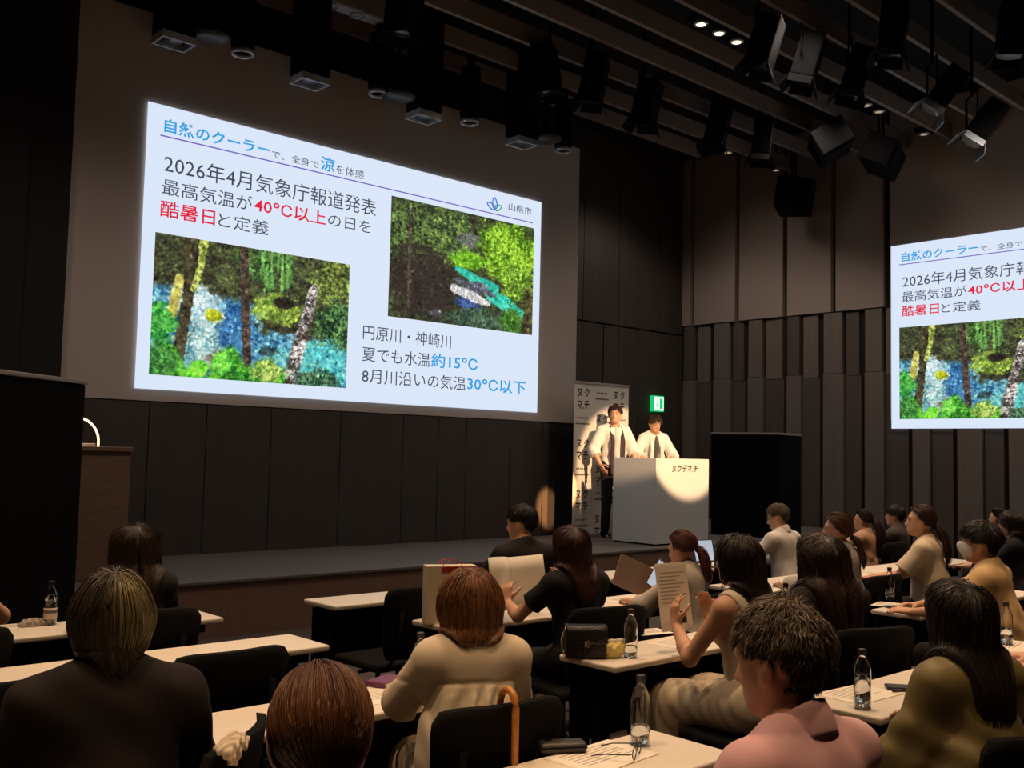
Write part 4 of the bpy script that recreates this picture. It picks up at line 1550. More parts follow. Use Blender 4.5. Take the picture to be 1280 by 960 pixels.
    if extras and 'face' in extras:
        for sd in (-1, 1):
            c = fwd(HF, (sd * 0.03, 0.0765, -0.006))
            ex = B()
            r_ = bmesh.ops.create_uvsphere(ex.bm, u_segments=12, v_segments=8, radius=0.0092 * s)
            bmesh.ops.translate(ex.bm, vec=Vector(c), verts=r_['verts'])
            eo = ex.obj('eye', M['eye_white'], root)
            ic = fwd(HF, (sd * 0.03, 0.0835, -0.006))
            ex = B()
            r_ = bmesh.ops.create_uvsphere(ex.bm, u_segments=10, v_segments=6, radius=0.0056 * s)
            bmesh.ops.translate(ex.bm, vec=Vector(ic), verts=r_['verts'])
            ex.obj('iris', M['iris'], eo)
            pts = [fwd(HF, (sd * (0.014 + 0.032 * t), 0.091 - 0.012 * t * t, 0.016 + 0.006 * math.sin(t * 2.6))) for t in np.linspace(0, 1, 6)]
            B().tube([tuple(p) for p in pts], 0.0035, 6, r2=0.002).obj('eyebrow', M['iris'], root)
    return root, HF, TF, A, s

# ------------------------------------------------------------------ tables
TH = 0.70


def table(xl, xr, y0, y1, label, group=None, panel=True):
    cx, cy = (xl + xr) / 2, (y0 + y1) / 2
    wx, wy = (xr - xl) / 2, (y1 - y0) / 2
    t = thing('training_table', label, 'table', (cx, cy, 0), 0, group or 'long narrow seminar tables')
    B().box((-wx, -wy, TH - 0.028), (wx, wy, TH), bev=0.009, seg=3).obj('tabletop', M['table_top'], t)
    f = B()
    f.box((-wx + 0.08, -wy + 0.05, TH - 0.075), (wx - 0.08, -wy + 0.075, TH - 0.028)).box((-wx + 0.08, wy - 0.075, TH - 0.075), (wx - 0.08, wy - 0.05, TH - 0.028))
    f.box((-wx + 0.08, -wy + 0.07, TH - 0.07), (-wx + 0.11, wy - 0.07, TH - 0.03)).box((wx - 0.11, -wy + 0.07, TH - 0.07), (wx - 0.08, wy - 0.07, TH - 0.03))
    f.obj('frame', M['black'], t)
    B().box((-wx + 0.14, -wy + 0.09, TH - 0.19), (wx - 0.14, wy - 0.07, TH - 0.178)).obj('shelf', M['black_mesh'], t)
    if panel:
        B().box((-wx + 0.05, wy - 0.03, 0.3), (wx - 0.05, wy - 0.018, TH - 0.05), bev=0.004, seg=1).obj('front_panel', M['black_mesh'], t)
    for sx in (-1, 1):
        b = B()
        b.box((sx * (wx - 0.1) - 0.025, -0.035, 0.05), (sx * (wx - 0.1) + 0.025, 0.035, TH - 0.04), bev=0.006)
        b.box((sx * (wx - 0.1) - 0.022, -wy + 0.0, 0.045), (sx * (wx - 0.1) + 0.022, wy, 0.085), bev=0.008)
        b.tube([(sx * (wx - 0.1), 0.03, 0.5), (sx * (wx - 0.35), 0.03, TH - 0.06)], 0.012)
        lg = b.obj('leg', M['black'], t)
        for sy in (-1, 1):
            B().lathe([(0, -0.011), (0.022, -0.011), (0.022, 0.011), (0, 0.011)], 14, T(sx * (wx - 0.1), sy * (wy - 0.03), 0.023, ry=90)).obj('caster', M['case'], lg)
    return t


table(0.75, 2.55, 5.0, 5.35, 'seminar table in the front row on the left of the aisle, water bottle on it')
table(-1.1, 0.7, 5.0, 5.35, 'seminar table in the front row cut by the left picture edge')
table(0.79, 2.59, 4.03, 4.39, 'empty-topped seminar table second from the stage on the left of the aisle')
table(-1.05, 0.75, 4.03, 4.39, 'second row seminar table cut by the left picture edge')
table(0.82, 2.62, 2.90, 3.25, 'seminar table in front of the blond-streaked person and the cream blouse')
table(-1.0, 0.78, 2.90, 3.25, 'third row seminar table beyond the left picture edge')
table(0.84, 2.66, 1.84, 2.19, 'seminar table nearest the camera with spectacles and a bottle on it')
table(-1.0, 0.80, 1.84, 2.19, 'nearest row seminar table at the bottom left corner')
table(3.24, 5.04, 5.0, 5.35, 'seminar table in the front row right of the aisle with an empty chair')
table(5.08, 6.88, 5.0, 5.35, 'front row seminar table before the podium, right of the one with the empty chair')
table(3.32, 5.12, 4.03, 4.38, 'seminar table carrying the white paper bag and the tablet')
table(5.95, 7.75, 4.03, 4.38, 'seminar table with papers behind the long-haired person in black')
table(3.3, 5.1, 2.91, 3.25, 'seminar table with the black handbag and papers on it')
table(5.85, 7.65, 2.78, 3.10, 'seminar table under the hands of the masked person')
table(3.42, 5.22, 1.77, 2.11, 'seminar table with bottle and papers in front of the olive blouse')
table(6.92, 8.72, 5.15, 5.5, 'front row seminar table with an upright tablet, before the white shirt')
table(8.76, 10.56, 5.15, 5.5, 'front row seminar table farthest right, before the rose-beige shirt')
table(7.8, 9.6, 4.03, 4.38, 'seminar table at the far right behind the masked person')

# ------------------------------------------------------------------ chairs


def make_chair(loc, rz, label, group='black conference chairs'):
    t = thing('conference_chair', label, 'chair', loc, rz, group)
    B().box((-0.23, -0.2, 0.395), (0.23, 0.24, 0.44), bev=0.02, seg=3).obj('seat', M['black_mesh'], t)

    def back(u, v):
        # trapezoid with rounded upper corners, gently curved round the sitter
        z = 0.47 + 0.39 * v
        cor = max(0.0, v - 0.86) / 0.14
        half = 0.205 + 0.035 * v - 0.03 * cor ** 2 - 0.02 * max(0, 0.12 - v) / 0.12
        x = (u * 2 - 1) * half
        y = -0.262 - 0.05 * v + 0.05 * (u * 2 - 1) ** 2
        zz = z - 0.012 * (abs(u * 2 - 1) ** 6) * v
        n = Vector((-(u * 2 - 1) * 0.4, 1, 0.16)).normalized()
        return (x, y, zz), n
    B().sheet(back, 14, 12, 0.022).obj('backrest', M['black_mesh'], t)
    for sx in (-1, 1):
        b = B()
        b.tube([(sx * 0.19, -0.12, 0.41), (sx * 0.19, -0.235, 0.43), (sx * 0.15, -0.283, 0.52), (sx * 0.15, -0.305, 0.74), ], 0.012)
        b.obj('back_support', M['black'], t)
    for sx in (-1, 1):
        for sy in (-1, 1):
            B().tube([(sx * 0.19, sy * 0.17 + 0.02, 0.405), (sx * 0.225, sy * 0.21 + 0.01, 0.012)], 0.013, 8).obj('leg', M['grey_metal'] if False else M['black'], t)
    B().tube([(-0.2, 0.02, 0.37), (0.2, 0.02, 0.37)], 0.011).obj('stretcher', M['black'], t)
    return t


chair0 = make_chair((3.45, 4.74, 0), 0, 'empty black chair at the front table right of the aisle, left of the paper bag')
dup(chair0, (1.80, 3.72, 0), 0, 'empty black chair in the aisle end of the second row, behind the bare table')
dup(chair0, (0.98, 3.68, 0), 0, 'empty black chair at the left edge, second row behind the bottle')


def seat_for(root, label):
    dup(chair0, (root.location.x, root.location.y, 0), root.rotation_euler.z / D2R, label)


# ------------------------------------------------------------------ the audience
def seated(px, py, Y, label, az, top, hair, chair, **kw):
    p = onY(px, py, Y)
    r = person(label, p[0], Y, p[2], az, top, hair, **kw)
    if chair:
        seat_for(r[0], chair)
    return r


BLACK, DKBR, BROWN = (24, 20, 20), (38, 26, 22), (92, 58, 38)
P = {}
P['ponytail'] = seated(402, 826, 1.42, 'person with brown hair pulled into a low ponytail, closest to the camera', 24,
                       dict(kind='tee', m='cloth_grey', sleeve=0.7), dict(style='tied', tie=(0, -0.098, -0.075), col=(88, 54, 34), light=(150, 102, 68), mix=0.7, tail=0.2, taildir=(0, -0.8, -0.6), vol=1.1, low=-0.62, tailn=0.3),
                       'black chair under the brown ponytail at the bottom edge', h=0.008, strands=2600, lean=10, shoulder=0.88,
                       arms=dict(l=dict(w=(-0.06, 0.28, 0.62), hint=(-0.5, -0.6, -0.6), d=(0.5, 0.8, -0.1), pn=(0, 0, -1)), r=dict(w=(0.06, 0.28, 0.62), hint=(0.5, -0.6, -0.6), d=(-0.5, 0.8, -0.1), pn=(0, 0, -1))))
P['pink'] = seated(974, 752, 1.22, 'grey-haired person in a pink collared shirt at the near table', 6,
                   dict(kind='shirt', m='cloth_pink', sleeve=0.9, loose=0.02), dict(style='short', col=(48, 39, 33), light=(172, 152, 130), mix=0.65, len=0.054, wave=0.55, lift=0.52, vol=1.6, low=-0.88, rad=0.0014, freq=11),
                   'black chair behind the pink shirt', h=0.008, strands=5000, female=False, yaw=-10, pitch=10, collar='cloth_pink', lean=9, shoulder=0.93)
P['blond'] = seated(142, 712, 2.6, 'person in dark brown jacket with short hair streaked blond on the crown', 14,
                    dict(kind='jacket', m='cloth_brownblack', sleeve=1.95, loose=0.03, e=0.022, flare=0.03, wrinkle=0.006), dict(style='loose', col=(52, 44, 34), light=(104, 92, 62), mix=0.5, zend=1.055, len=0.27, inward=0.35, vol=1.0, wide=1.08, crown=(0, -0.2, 1), streak=(0.05, -0.07, 0.06, 0.075, (150, 138, 98)), ragged=0.012, low=-0.7),
                    None, h=0.008, strands=3000, shoulder=1.08)
P['blouse'] = seated(588, 709, 2.6, 'person in a cream gathered blouse with a brown bob, seen from behind', 26,
                     dict(kind='blouse', m='cloth_cream', sleeve=1.75, loose=0.026, cuff=0.7, e=0.017, flare=0.04, wrinkle=0.004, yoke=0.36, name='blouse'),
                     dict(style='loose', col=(100, 62, 40), light=(176, 126, 84), mix=0.65, zend=1.0, len=0.36, vol=0.9, inward=0.1, wide=1.27, crown=(0, -0.1, 1), ragged=0.008, narrow=0.0),
                     None, h=0.008, strands=3400, skirt='cloth_cream', shoulder=0.96)
P['dark_left'] = seated(170, 655, 4.86, 'person in black with long dark hair at the front left table', 10,
                        dict(kind='tee', m='cloth_black', sleeve=1.9, loose=0.02), dict(style='loose', col=(44, 32, 28), light=(92, 70, 58), mix=0.5, zend=0.86, len=0.5, vol=1.2, wave=0.12, wide=1.35, narrow=-0.1), 'black chair behind the long-haired person at the front left', h=0.011, strands=1500)
P['tank'] = seated(921, 667, 2.62, 'person in a cream tank dress reading a printed sheet held up in both hands', 4,
                   dict(kind='tank', m='cloth_knit', sleeve=0, e=0.009, wrinkle=0.0025, hem=-0.1), dict(style='loose', col=(30, 22, 20), light=(78, 58, 46), mix=0.5, zend=0.985, len=0.36, vol=1.0, crown=(0, -0.1, 1), ragged=0.014, wide=1.12, narrow=0.0),
                   'black chair behind the cream tank dress', h=0.0075, strands=2600, skirt='cloth_knit', lean=8, yaw=-6, pitch=4,
                   arms=dict(l=dict(w=(-0.10, 0.36, 0.845), hint=(-0.5, -0.2, -1), d=(0.05, 0.2, 0.95), pn=(0.8, -0.3, -0.2), curl=32), r=dict(w=(0.105, 0.34, 0.855), hint=(0.6, -0.3, -1), d=(-0.05, 0.25, 0.95), pn=(-0.8, -0.3, -0.2), curl=32)))
P['olive'] = seated(1198, 726, 1.40, 'person in an olive satin blouse with long straight black hair', 24,
                    dict(kind='blouse', m='cloth_olive', sleeve=1.8, loose=0.045, cuff=0.7, e=0.02, flare=0.03, wrinkle=0.010, name='blouse'),
                    dict(style='loose', col=(30, 23, 22), light=(84, 66, 56), mix=0.5, zend=0.88, len=0.54, vol=1.1, ragged=0.03, wide=1.1, narrow=-0.05), 'black chair behind the olive blouse', h=0.008, strands=3400, shoulder=0.9,
                    arms=dict(l=dict(w=(-0.10, 0.30, 0.64), hint=(-0.5, -0.6, -0.6), d=(0.5, 0.8, -0.1), pn=(0, 0, -1)), r=dict(w=(0.12, 0.36, 0.745), hint=(0.7, -0.5, -0.7), d=(-0.4, 0.9, 0), pn=(0, 0, -1))))
P['long_black'] = seated(1028, 670, 2.6, 'person in black with long wavy dark hair covering the back', 18,
                         dict(kind='tee', m='cloth_black', sleeve=1.6, loose=0.03, e=0.02), dict(style='loose', col=(36, 25, 22), light=(96, 64, 52), mix=0.45, zend=0.78, len=0.62, vol=1.6, wave=0.18, ragged=0.05, wide=1.5, narrow=-0.25), 'black chair behind the long wavy dark hair', h=0.01, strands=2600, shoulder=1.1)
P['booklet'] = seated(714, 658, 3.72, 'person in black with long straight reddish-brown hair holding up an open booklet', 12,
                      dict(kind='tee', m='cloth_black', sleeve=0.6, loose=0.02), dict(style='loose', col=(54, 32, 26), light=(112, 68, 52), mix=0.5, zend=0.86, len=0.52, vol=1.0, wide=1.1, narrow=0.0), 'black chair behind the booklet reader, handbag before it', h=0.0085, strands=2400,
                      arms=dict(l=dict(w=(-0.20, 0.38, 0.80), hint=(-0.8, -0.3, -1), d=(0.1, 0.3, 0.95), pn=(0.85, 0.3, -0.1), curl=42), r=dict(w=(0.14, 0.36, 0.86), hint=(0.7, -0.3, -1), d=(0.0, 0.5, 0.8), pn=(-0.8, 0.2, 0.0), curl=30)))
P['dark_man'] = seated(652, 632, 4.8, 'short-haired person in a black top in the front row, head turned aside', 12,
                       dict(kind='tee', m='cloth_black', sleeve=0.9, loose=0.025), dict(style='short', col=BLACK, mix=0.3, len=0.05, wave=0.2, lift=0.4, vol=1.4, low=-0.78), 'black chair behind the front row person in black', female=False, h=0.011, strands=1300, yaw=-35, pitch=6)
P['hairband'] = seated(852, 663, 3.76, 'person with auburn hair tied back and a headband, bowed over the tablet', 0,
                       dict(kind='blouse', m='cloth_palegrey', sleeve=1.4, loose=0.03), dict(style='tied', tie=(0.02, -0.105, -0.02), col=(74, 38, 30), light=(130, 76, 58), mix=0.6, tail=0.2, tailn=0.7, vol=1.6, taildir=(0.4, -0.8, -0.4)), 'black chair behind the auburn-haired person', h=0.01, strands=1600, lean=12, yaw=-12, pitch=14)
P['white'] = seated(972, 630, 4.84, 'grey-haired person in a white shirt and glasses looking down, before the black box', 0,
                    dict(kind='shirt', m='cloth_white', sleeve=1.7, loose=0.03, wrinkle=0.006), dict(style='short', col=(70, 58, 48), light=(150, 134, 116), mix=0.5, len=0.045, wave=0.2, lift=0.35, vol=1.2, low=-0.75), 'black chair behind the white shirt', female=False, h=0.01, strands=1300, yaw=-22, pitch=16, collar='cloth_white', lean=8, extras=dict(face=1))
P['cardigan'] = seated(1046, 642, 3.62, 'person in a pale cardigan, brown low ponytail, behind the long wavy hair', 0,
                       dict(kind='blouse', m='cloth_palegrey', sleeve=1.8, loose=0.03), dict(style='tied', tie=(0.03, -0.10, -0.06), col=(70, 46, 32), light=(140, 96, 60), mix=0.6, tail=0.22, tailn=0.6, vol=1.6), 'black chair behind the pale cardigan', h=0.01, strands=1500, yaw=-28, extras=dict(face=1))
P['rose'] = seated(1078, 638, 4.86, 'person in a rose-beige shirt with a long dark ponytail, partly behind the cardigan', 0,
                   dict(kind='shirt', m='cloth_rose', sleeve=1.6, loose=0.04, wrinkle=0.007), dict(style='tied', tie=(0.02, -0.10, 0.0), col=(48, 30, 26), mix=0.5, tail=0.34, tailn=0.6, vol=1.5), 'black chair behind the rose-beige shirt', h=0.011, strands=1200, yaw=-20)
P['grey_top'] = seated(1118, 632, 4.86, 'person in a dark grey top with short black hair, left of the profile', 0,
                       dict(kind='tee', m='cloth_grey', sleeve=1.3, loose=0.03), dict(style='short', col=(34, 24, 22), mix=0.4, len=0.06, wave=0.2, lift=0.3, vol=1.7, low=-0.75), 'black chair behind the dark grey top', h=0.011, strands=1300, yaw=-25)
P['profile'] = seated(1150, 632, 3.5, 'person in a cream short-sleeved blouse shown in profile with a brown ponytail', -12,
                      dict(kind='blouse', m='cloth_cream', sleeve=0.75, loose=0.035, wrinkle=0.006, flare=0.02, name='blouse'), dict(style='tied', tie=(0.0, -0.10, -0.03), col=(52, 34, 26), light=(110, 76, 52), mix=0.5, tail=0.3, tailn=0.6, vol=1.5), 'black chair behind the cream blouse in profile', h=0.009, strands=1600, yaw=-18, pitch=-3, shoulder=1.1, extras=dict(face=1))
P['mask'] = seated(1224, 652, 2.47, 'person in a beige shirt with short black hair wearing a white face mask', -8,
                   dict(kind='tee', m='cloth_beige', sleeve=0.95, loose=0.045, e=0.018, flare=0.03, wrinkle=0.006), dict(style='short', col=(28, 23, 22), light=(64, 52, 46), mix=0.4, len=0.075, wave=0.25, lift=0.45, vol=1.7, low=-0.8), 'black chair behind the beige shirt of the masked person', female=False, h=0.009, strands=2000, yaw=-12, shoulder=1.05, lean=9,
                   arms=dict(l=dict(w=(-0.22, 0.42, 0.745), hint=(-0.8, -0.5, -0.4), d=(-0.2, 0.9, 0.1), pn=(0.3, 0, -1)), r=dict(w=(0.0, 0.46, 0.755), hint=(0.8, -0.5, -0.4), d=(-0.7, 0.7, 0.1), pn=(-0.2, 0, -1))))
P['right_far'] = seated(1262, 640, 3.45, 'person in black with dark hair at the right picture edge behind the masked person', -6,
                        dict(kind='tee', m='cloth_navy', sleeve=1.5, loose=0.03), dict(style='loose', col=BLACK, light=(80, 56, 40), mix=0.4, zend=1.02, len=0.32, vol=1.2), 'black chair at the right picture edge', h=0.011, strands=1300, yaw=-20)
P['bun'] = seated(1246, 636, 4.5, 'person with dark hair in a bun, mostly hidden by two heads near the right edge', -6,
                  dict(kind='tee', m='cloth_grey', sleeve=1.5), dict(style='tied', tie=(0.0, -0.09, 0.06), col=BLACK, mix=0.3, tail=0.06, tailn=0.6, taildir=(0, -0.6, 0.8)), 'black chair under the person with the bun', h=0.012, strands=900,
                  arms=dict(l=dict(w=(-0.06, 0.28, 0.62), hint=(-0.5, -0.6, -0.6), d=(0.5, 0.8, -0.1), pn=(0, 0, -1)), r=dict(w=(0.06, 0.28, 0.62), hint=(0.5, -0.6, -0.6), d=(-0.5, 0.8, -0.1), pn=(0, 0, -1))))
P['right_edge'] = person('person beyond the right picture edge with one forearm resting on papers', 4.86, 1.5, 1.26, -10,
                         dict(kind='tee', m='cloth_rose', sleeve=0.7), dict(style='loose', col=DKBR, zend=1.0, len=0.34), h=0.008, strands=900,
                         arms=dict(l=dict(w=(-0.30, 0.36, 0.745), hint=(-0.6, -0.6, -0.4), d=(-0.5, 0.8, 0.0), pn=(0.2, 0, -1), curl=20)))
seat_for(P['right_edge'][0], 'black chair beyond the right picture edge')
P['left_edge'] = person('person at the left picture edge of whom only a bare elbow shows', 1.10, 4.78, 1.28, 0,
                        dict(kind='tee', m='cloth_black', sleeve=0.4), dict(style='loose', col=BLACK, zend=1.05, len=0.3), h=0.01, strands=700,
                        arms=dict(r=dict(w=(0.16, 0.26, 0.98), hint=(1.0, 0.4, -0.9), d=(-0.3, 0, 1), pn=(-1, 0, 0))))
seat_for(P['left_edge'][0], 'black chair below the water bottle at the left')
_b = P['blouse'][0]
_j = P['blond'][0]
dup(chair0, (1.13, 2.67, 0), 44, 'black chair behind the dark brown jacket, a crumpled beige cloth on it')
dup(chair0, (_b.location.x - 0.07, _b.location.y + 0.01, 0), -8, 'black chair with a cane handle hooked on its back')

# headband, glasses, mask
root, HF, TF, A, s_ = P['hairband']
B().tube([tuple(fwd(HF, (0.086 * math.cos(a), 0.018, 0.018 + 0.094 * math.sin(a)))) for a in np.linspace(-0.25, math.pi + 0.25, 24)], 0.0055, 6).obj('headband', M['cloth_collar'], root)


def glasses(P_, m='black_gloss'):
    root, HF, TF, A, s_ = P_
    g = B()
    for sd in (-1, 1):
        g.tube([tuple(fwd(HF, (sd * 0.033 + 0.023 * math.cos(a), 0.105 - 0.006 * math.cos(a) * sd, -0.008 + 0.018 * math.sin(a)))) for a in np.linspace(0, 2 * math.pi, 17)[:-1]], 0.0016, 6, closed=True)
        g.tube([tuple(fwd(HF, p)) for p in ((sd * 0.056, 0.1, -0.004), (sd * 0.074, 0.05, -0.004), (sd * 0.08, 0.0, -0.004), (sd * 0.078, -0.015, -0.02))], 0.0017, 6)
    g.tube([tuple(fwd(HF, (x_, 0.109, -0.004))) for x_ in (-0.012, 0, 0.012)], 0.0016, 6)
    return g.obj('glasses', M[m], root)


glasses(P['white'])
root, HF, TF, A, s_ = P['mask']
mk = [ell((0, 0.034, -0.05), (0.066, 0.072, 0.068), frame=HF), ell((0, 0.088, -0.028), (0.02, 0.036, 0.036), k=0.03, frame=HF)]
Rm_, o__, sc__ = HF
link('face_mask', polygonise('face_mask', mk, 0.007, clip=lambda G: np.maximum(0.03 - (((G - o__) @ Rm_ / sc__)[..., 1]), -(0.0) + (((G - o__) @ Rm_ / sc__)[..., 2]) + 0.004)), M['cloth_mask'], root)
B().tube([tuple(fwd(HF, p)) for p in ((-0.056, 0.05, -0.03), (-0.076, 0.01, -0.01), (-0.084, -0.012, -0.012), (-0.078, -0.005, -0.05), (-0.05, 0.045, -0.08))], 0.0018, 6).obj('mask_loop', M['cloth_mask'], root)

# ------------------------------------------------------------------ the two speakers
def happi(P_, inner, cm):
    """dark collar bands down the front of the white coat, and the inner shirt showing between them"""
    root, HF, TF, A, s_ = P_
    for sd in (-1, 1):
        b = B()

        def band(u, v):
            z = 0.505 - 0.62 * v
            yy = (0.055 + 0.085 * min(1, v * 3.2) + 0.012 * math.sin(min(1, v * 1.6) * 3.1)) * 1.0
            x_ = sd * (0.062 + 0.012 * math.sin(v * 3) + (u - 0.5) * 0.05)
            p = fwd(TF, (x_, yy, z))
            return tuple(p), (sd * 0.25, 1, 0.05)
        b.sheet(band, 3, 20, 0.008).obj('coat_collar', M[cm], root)
    fr = [ell((0, 0.045, 0.33), (0.062, 0.108, 0.17), frame=TF), ell((0, 0.05, 0.08), (0.058, 0.108, 0.2), k=0.05, frame=TF)]
    link('inner_shirt', polygonise('inner_shirt', fr, 0.01), M[inner], root)


p1 = onY(769, 507, 9.28)
P['speaker'] = person('standing speaker in a white coat with a striped collar, left of the pair', p1[0], 9.28, p1[2], 205,
                      dict(kind='coat', m='cloth_happi', sleeve=1.35, loose=0.04, e=0.02, hem=-0.16, wrinkle=0.006, name='happi_coat'),
                      dict(style='short', col=(44, 28, 22), light=(84, 54, 38), mix=0.5, len=0.06, lift=0.4, wave=0.2, vol=1.3, low=-0.55), pose='stand', z0=STG, female=False, lean=1, shoulder=0.88, h=0.009, yaw=28, extras=dict(face=1), strands=1500, collar='cloth_white',
                      arms=dict(l=dict(w=(-0.2, 0.27, 1.04), hint=(-0.8, -0.6, -0.5), d=(0.4, 0.9, -0.1), pn=(0.2, 0, -1)), r=dict(w=(0.25, 0.18, 0.98), hint=(0.8, -0.6, -0.3), d=(0, 0.7, -0.6), pn=(-1, 0, 0))))
happi(P['speaker'], 'cloth_white', 'cloth_collar')
p2 = onY(819, 519, 9.3)
P['second'] = person('standing speaker in a white coat over a dark shirt, looking down at the podium', p2[0], 9.3, p2[2], 210,
                     dict(kind='coat', m='cloth_happi', sleeve=1.35, loose=0.04, e=0.02, hem=-0.16, wrinkle=0.006, name='happi_coat'),
                     dict(style='short', col=(40, 26, 22), light=(80, 52, 38), mix=0.5, len=0.075, vol=1.5, lift=0.35, wave=0.2, low=-0.7), pose='stand', z0=STG, lean=4, female=False, shoulder=0.82, h=0.009, yaw=-8, pitch=16, extras=dict(face=1), strands=1500,
                     arms=dict(l=dict(w=(-0.16, 0.3, 1.06), hint=(-0.8, -0.6, -0.5), d=(0.3, 0.9, -0.1), pn=(0.2, 0, -1)), r=dict(w=(0.16, 0.3, 1.06), hint=(0.8, -0.6, -0.3), d=(-0.3, 0.9, -0.1), pn=(-0.2, 0, -1))))
happi(P['second'], 'cloth_grey', 'cloth_happi')

# ------------------------------------------------------------------ things on the tables
def sheet_of(name, label, px, py, wx, wy, rz, cat='paper', z=TH, m='paper', group='papers on the tables', lines=True, n=1):
    p = onZ(px, py, z)
    t = thing(name, label, cat, (p[0], p[1], z), rz, group)
    for k in range(n):
        B().box((-wx / 2 + 0.004 * k, -wy / 2 - 0.003 * k, 0.0015 * k), (wx / 2 + 0.004 * k, wy / 2 - 0.003 * k, 0.0015 * k + 0.0013)).obj('page', M[m], t)
    if lines:
        b = B()
        top = 0.0015 * n
        for k in range(7):
            yy = wy * 0.36 - k * wy * 0.09
            b.box((-wx * 0.36, yy, top), (wx * (0.36 - 0.12 * (k % 3 == 2)), yy + 0.004, top + 0.0003))
        b.obj('print', M['paper_print'], t)
    return t


def bottle(x, y, label, water=0.5, lab=False, h=0.215, z=TH, cap='case'):
    t = thing('water_bottle', label, 'bottle', (x, y, z), 0, 'clear water bottles')
    k = h / 0.215
    out = [(0.0, 0.0), (0.027, 0.0), (0.031, 0.004), (0.031, 0.05), (0.0302, 0.055), (0.031, 0.06), (0.031, 0.135), (0.029, 0.15), (0.021, 0.172), (0.0135, 0.185), (0.0125, 0.2)]
    inn = [(r - 0.0016 if r > 0.003 else 0, z_ + (0.002 if i < 3 else 0)) for i, (r, z_) in enumerate(out)]
    prof = [(r, z_ * k) for r, z_ in out] + [(r, z_ * k) for r, z_ in inn[::-1]]
    B().lathe(prof, 24).obj('bottle_body', M['glass'], t)
    B().lathe([(0, 0.196 * k), (0.0148, 0.196 * k), (0.0148, 0.213 * k), (0.013, 0.2155 * k), (0, 0.2155 * k)], 20).obj('cap', M[cap], t)
    if water:
        zt = 0.004 + 0.16 * k * water
        B().lathe([(0, 0.003), (0.0286, 0.003), (0.0288, zt), (0, zt)], 20).obj('water', M['water'], t)
    if lab:
        B().lathe([(0.0316, 0.03), (0.0316, 0.085), (0.0311, 0.085), (0.0311, 0.03)], 24, ring=True).obj('label', M['label'], t)
        B().lathe([(0.0319, 0.06), (0.0319, 0.078), (0.0312, 0.078), (0.0312, 0.06)], 24, ring=True).obj('label_band', M['ink_soft'], t)
    return t


def bottle_px(px, py, *a, **k):
    p = onZ(px, py, TH)
    return bottle(p[0], p[1], *a, **k)


bottle_px(800, 931, 'clear bottle standing on the nearest table beside the spectacles', 0.35)
bottle_px(1078, 886, 'clear bottle on the table left of the olive blouse', 0.75)
bottle_px(788, 822, 'empty-looking clear bottle beside the pale yellow pouch and black handbag', 0.3)
bottle_px(62, 781, 'clear bottle with a printed label at the left edge', 0.9, True, cap='cloth_navy')
bottle(2.38, 3.08, 'clear bottle partly hidden beside the brown bob', 0.6)
bottle(4.96, 3.13, 'clear bottle with a black cap left of the long wavy dark hair', 0.6, cap='black')
bottle_px(1112, 751, 'clear bottle beside the hands of the masked person', 0.5)
bottle_px(1258, 806, 'clear bottle at the right edge beside a forearm', 0.5)

sheet_of('printed_sheet', 'sheets of paper under the spectacles on the nearest table', 752, 946, 0.3, 0.2, 4, n=2)
sheet_of('printed_sheet', 'sheets of paper beside the bottle left of the olive blouse', 1072, 868, 0.30, 0.2, -3, n=2)
sheet_of('printed_sheet', 'paper lying in front of the tank dress on the handbag table', 850, 803, 0.3, 0.2, 6)
sheet_of('printed_sheet', 'paper lying at the far end of the handbag table, beyond the sleeve', 812, 790, 0.21, 0.15, -12)
sheet_of('printed_sheet', 'paper under the open tablet folder', 788, 750, 0.3, 0.2, 10)
sheet_of('printed_sheet', 'paper stack on the table beyond the tank dress, left of a bottle', 958, 738, 0.32, 0.2, 0, n=2)
sheet_of('printed_sheet', 'paper under the dark phone by the masked person', 1112, 756, 0.22, 0.18, 12)
sheet_of('printed_sheet', 'sheet of paper under the purple notebook', 492, 868, 0.3, 0.2, -6)
sheet_of('printed_sheet', 'paper under the forearm at the right edge', 1262, 806, 0.3, 0.2, 10)
sheet_of('printed_sheet', 'paper beside the bottle with a printed label', 20, 783, 0.2, 0.15, 0)

# folded spectacles
p = onZ(796, 947, TH)
g = thing('spectacles', 'thin dark folded spectacles lying on paper on the nearest table', 'glasses', (p[0], p[1], TH + 0.004), 28)
b = B()
for sd in (-1, 1):
    b.tube([(sd * 0.034 + 0.025 * math.cos(a), 0, 0.018 + 0.0165 * math.sin(a)) for a in np.linspace(0, 2 * math.pi, 19)[:-1]], 0.0018, 6, closed=True)
b.tube([(-0.010, 0, 0.022), (0, 0.004, 0.026), (0.010, 0, 0.022)], 0.0016, 6)
b.obj('rim', M['black_gloss'], g)
for sd in (-1, 1):
    B().tube([(sd * 0.06, 0, 0.022), (sd * 0.066, 0.01, 0.02), (sd * 0.062, 0.09, 0.012), (sd * 0.058, 0.125, 0.002)], 0.0019, 6).obj('temple', M['black_gloss'], g)
p = onZ(702, 940, TH)
g = thing('spectacle_case', 'dark soft spectacle case at the far edge of the nearest table', 'case', (p[0], p[1], TH), -30)
B().box((-0.075, -0.034, 0), (0.075, 0.034, 0.034), bev=0.016, seg=4).obj('case_body', M['case'], g)
B().box((-0.072, -0.0355, 0.02), (0.072, -0.033, 0.0225)).obj('seam', M['black'], g)

# black quilted handbag with chain
g = thing('handbag', 'black quilted handbag with a chain and metal clasp on a table corner', 'handbag', (3.345, 3.13, TH), -38)
g.scale = (0.88, 0.88, 0.9)


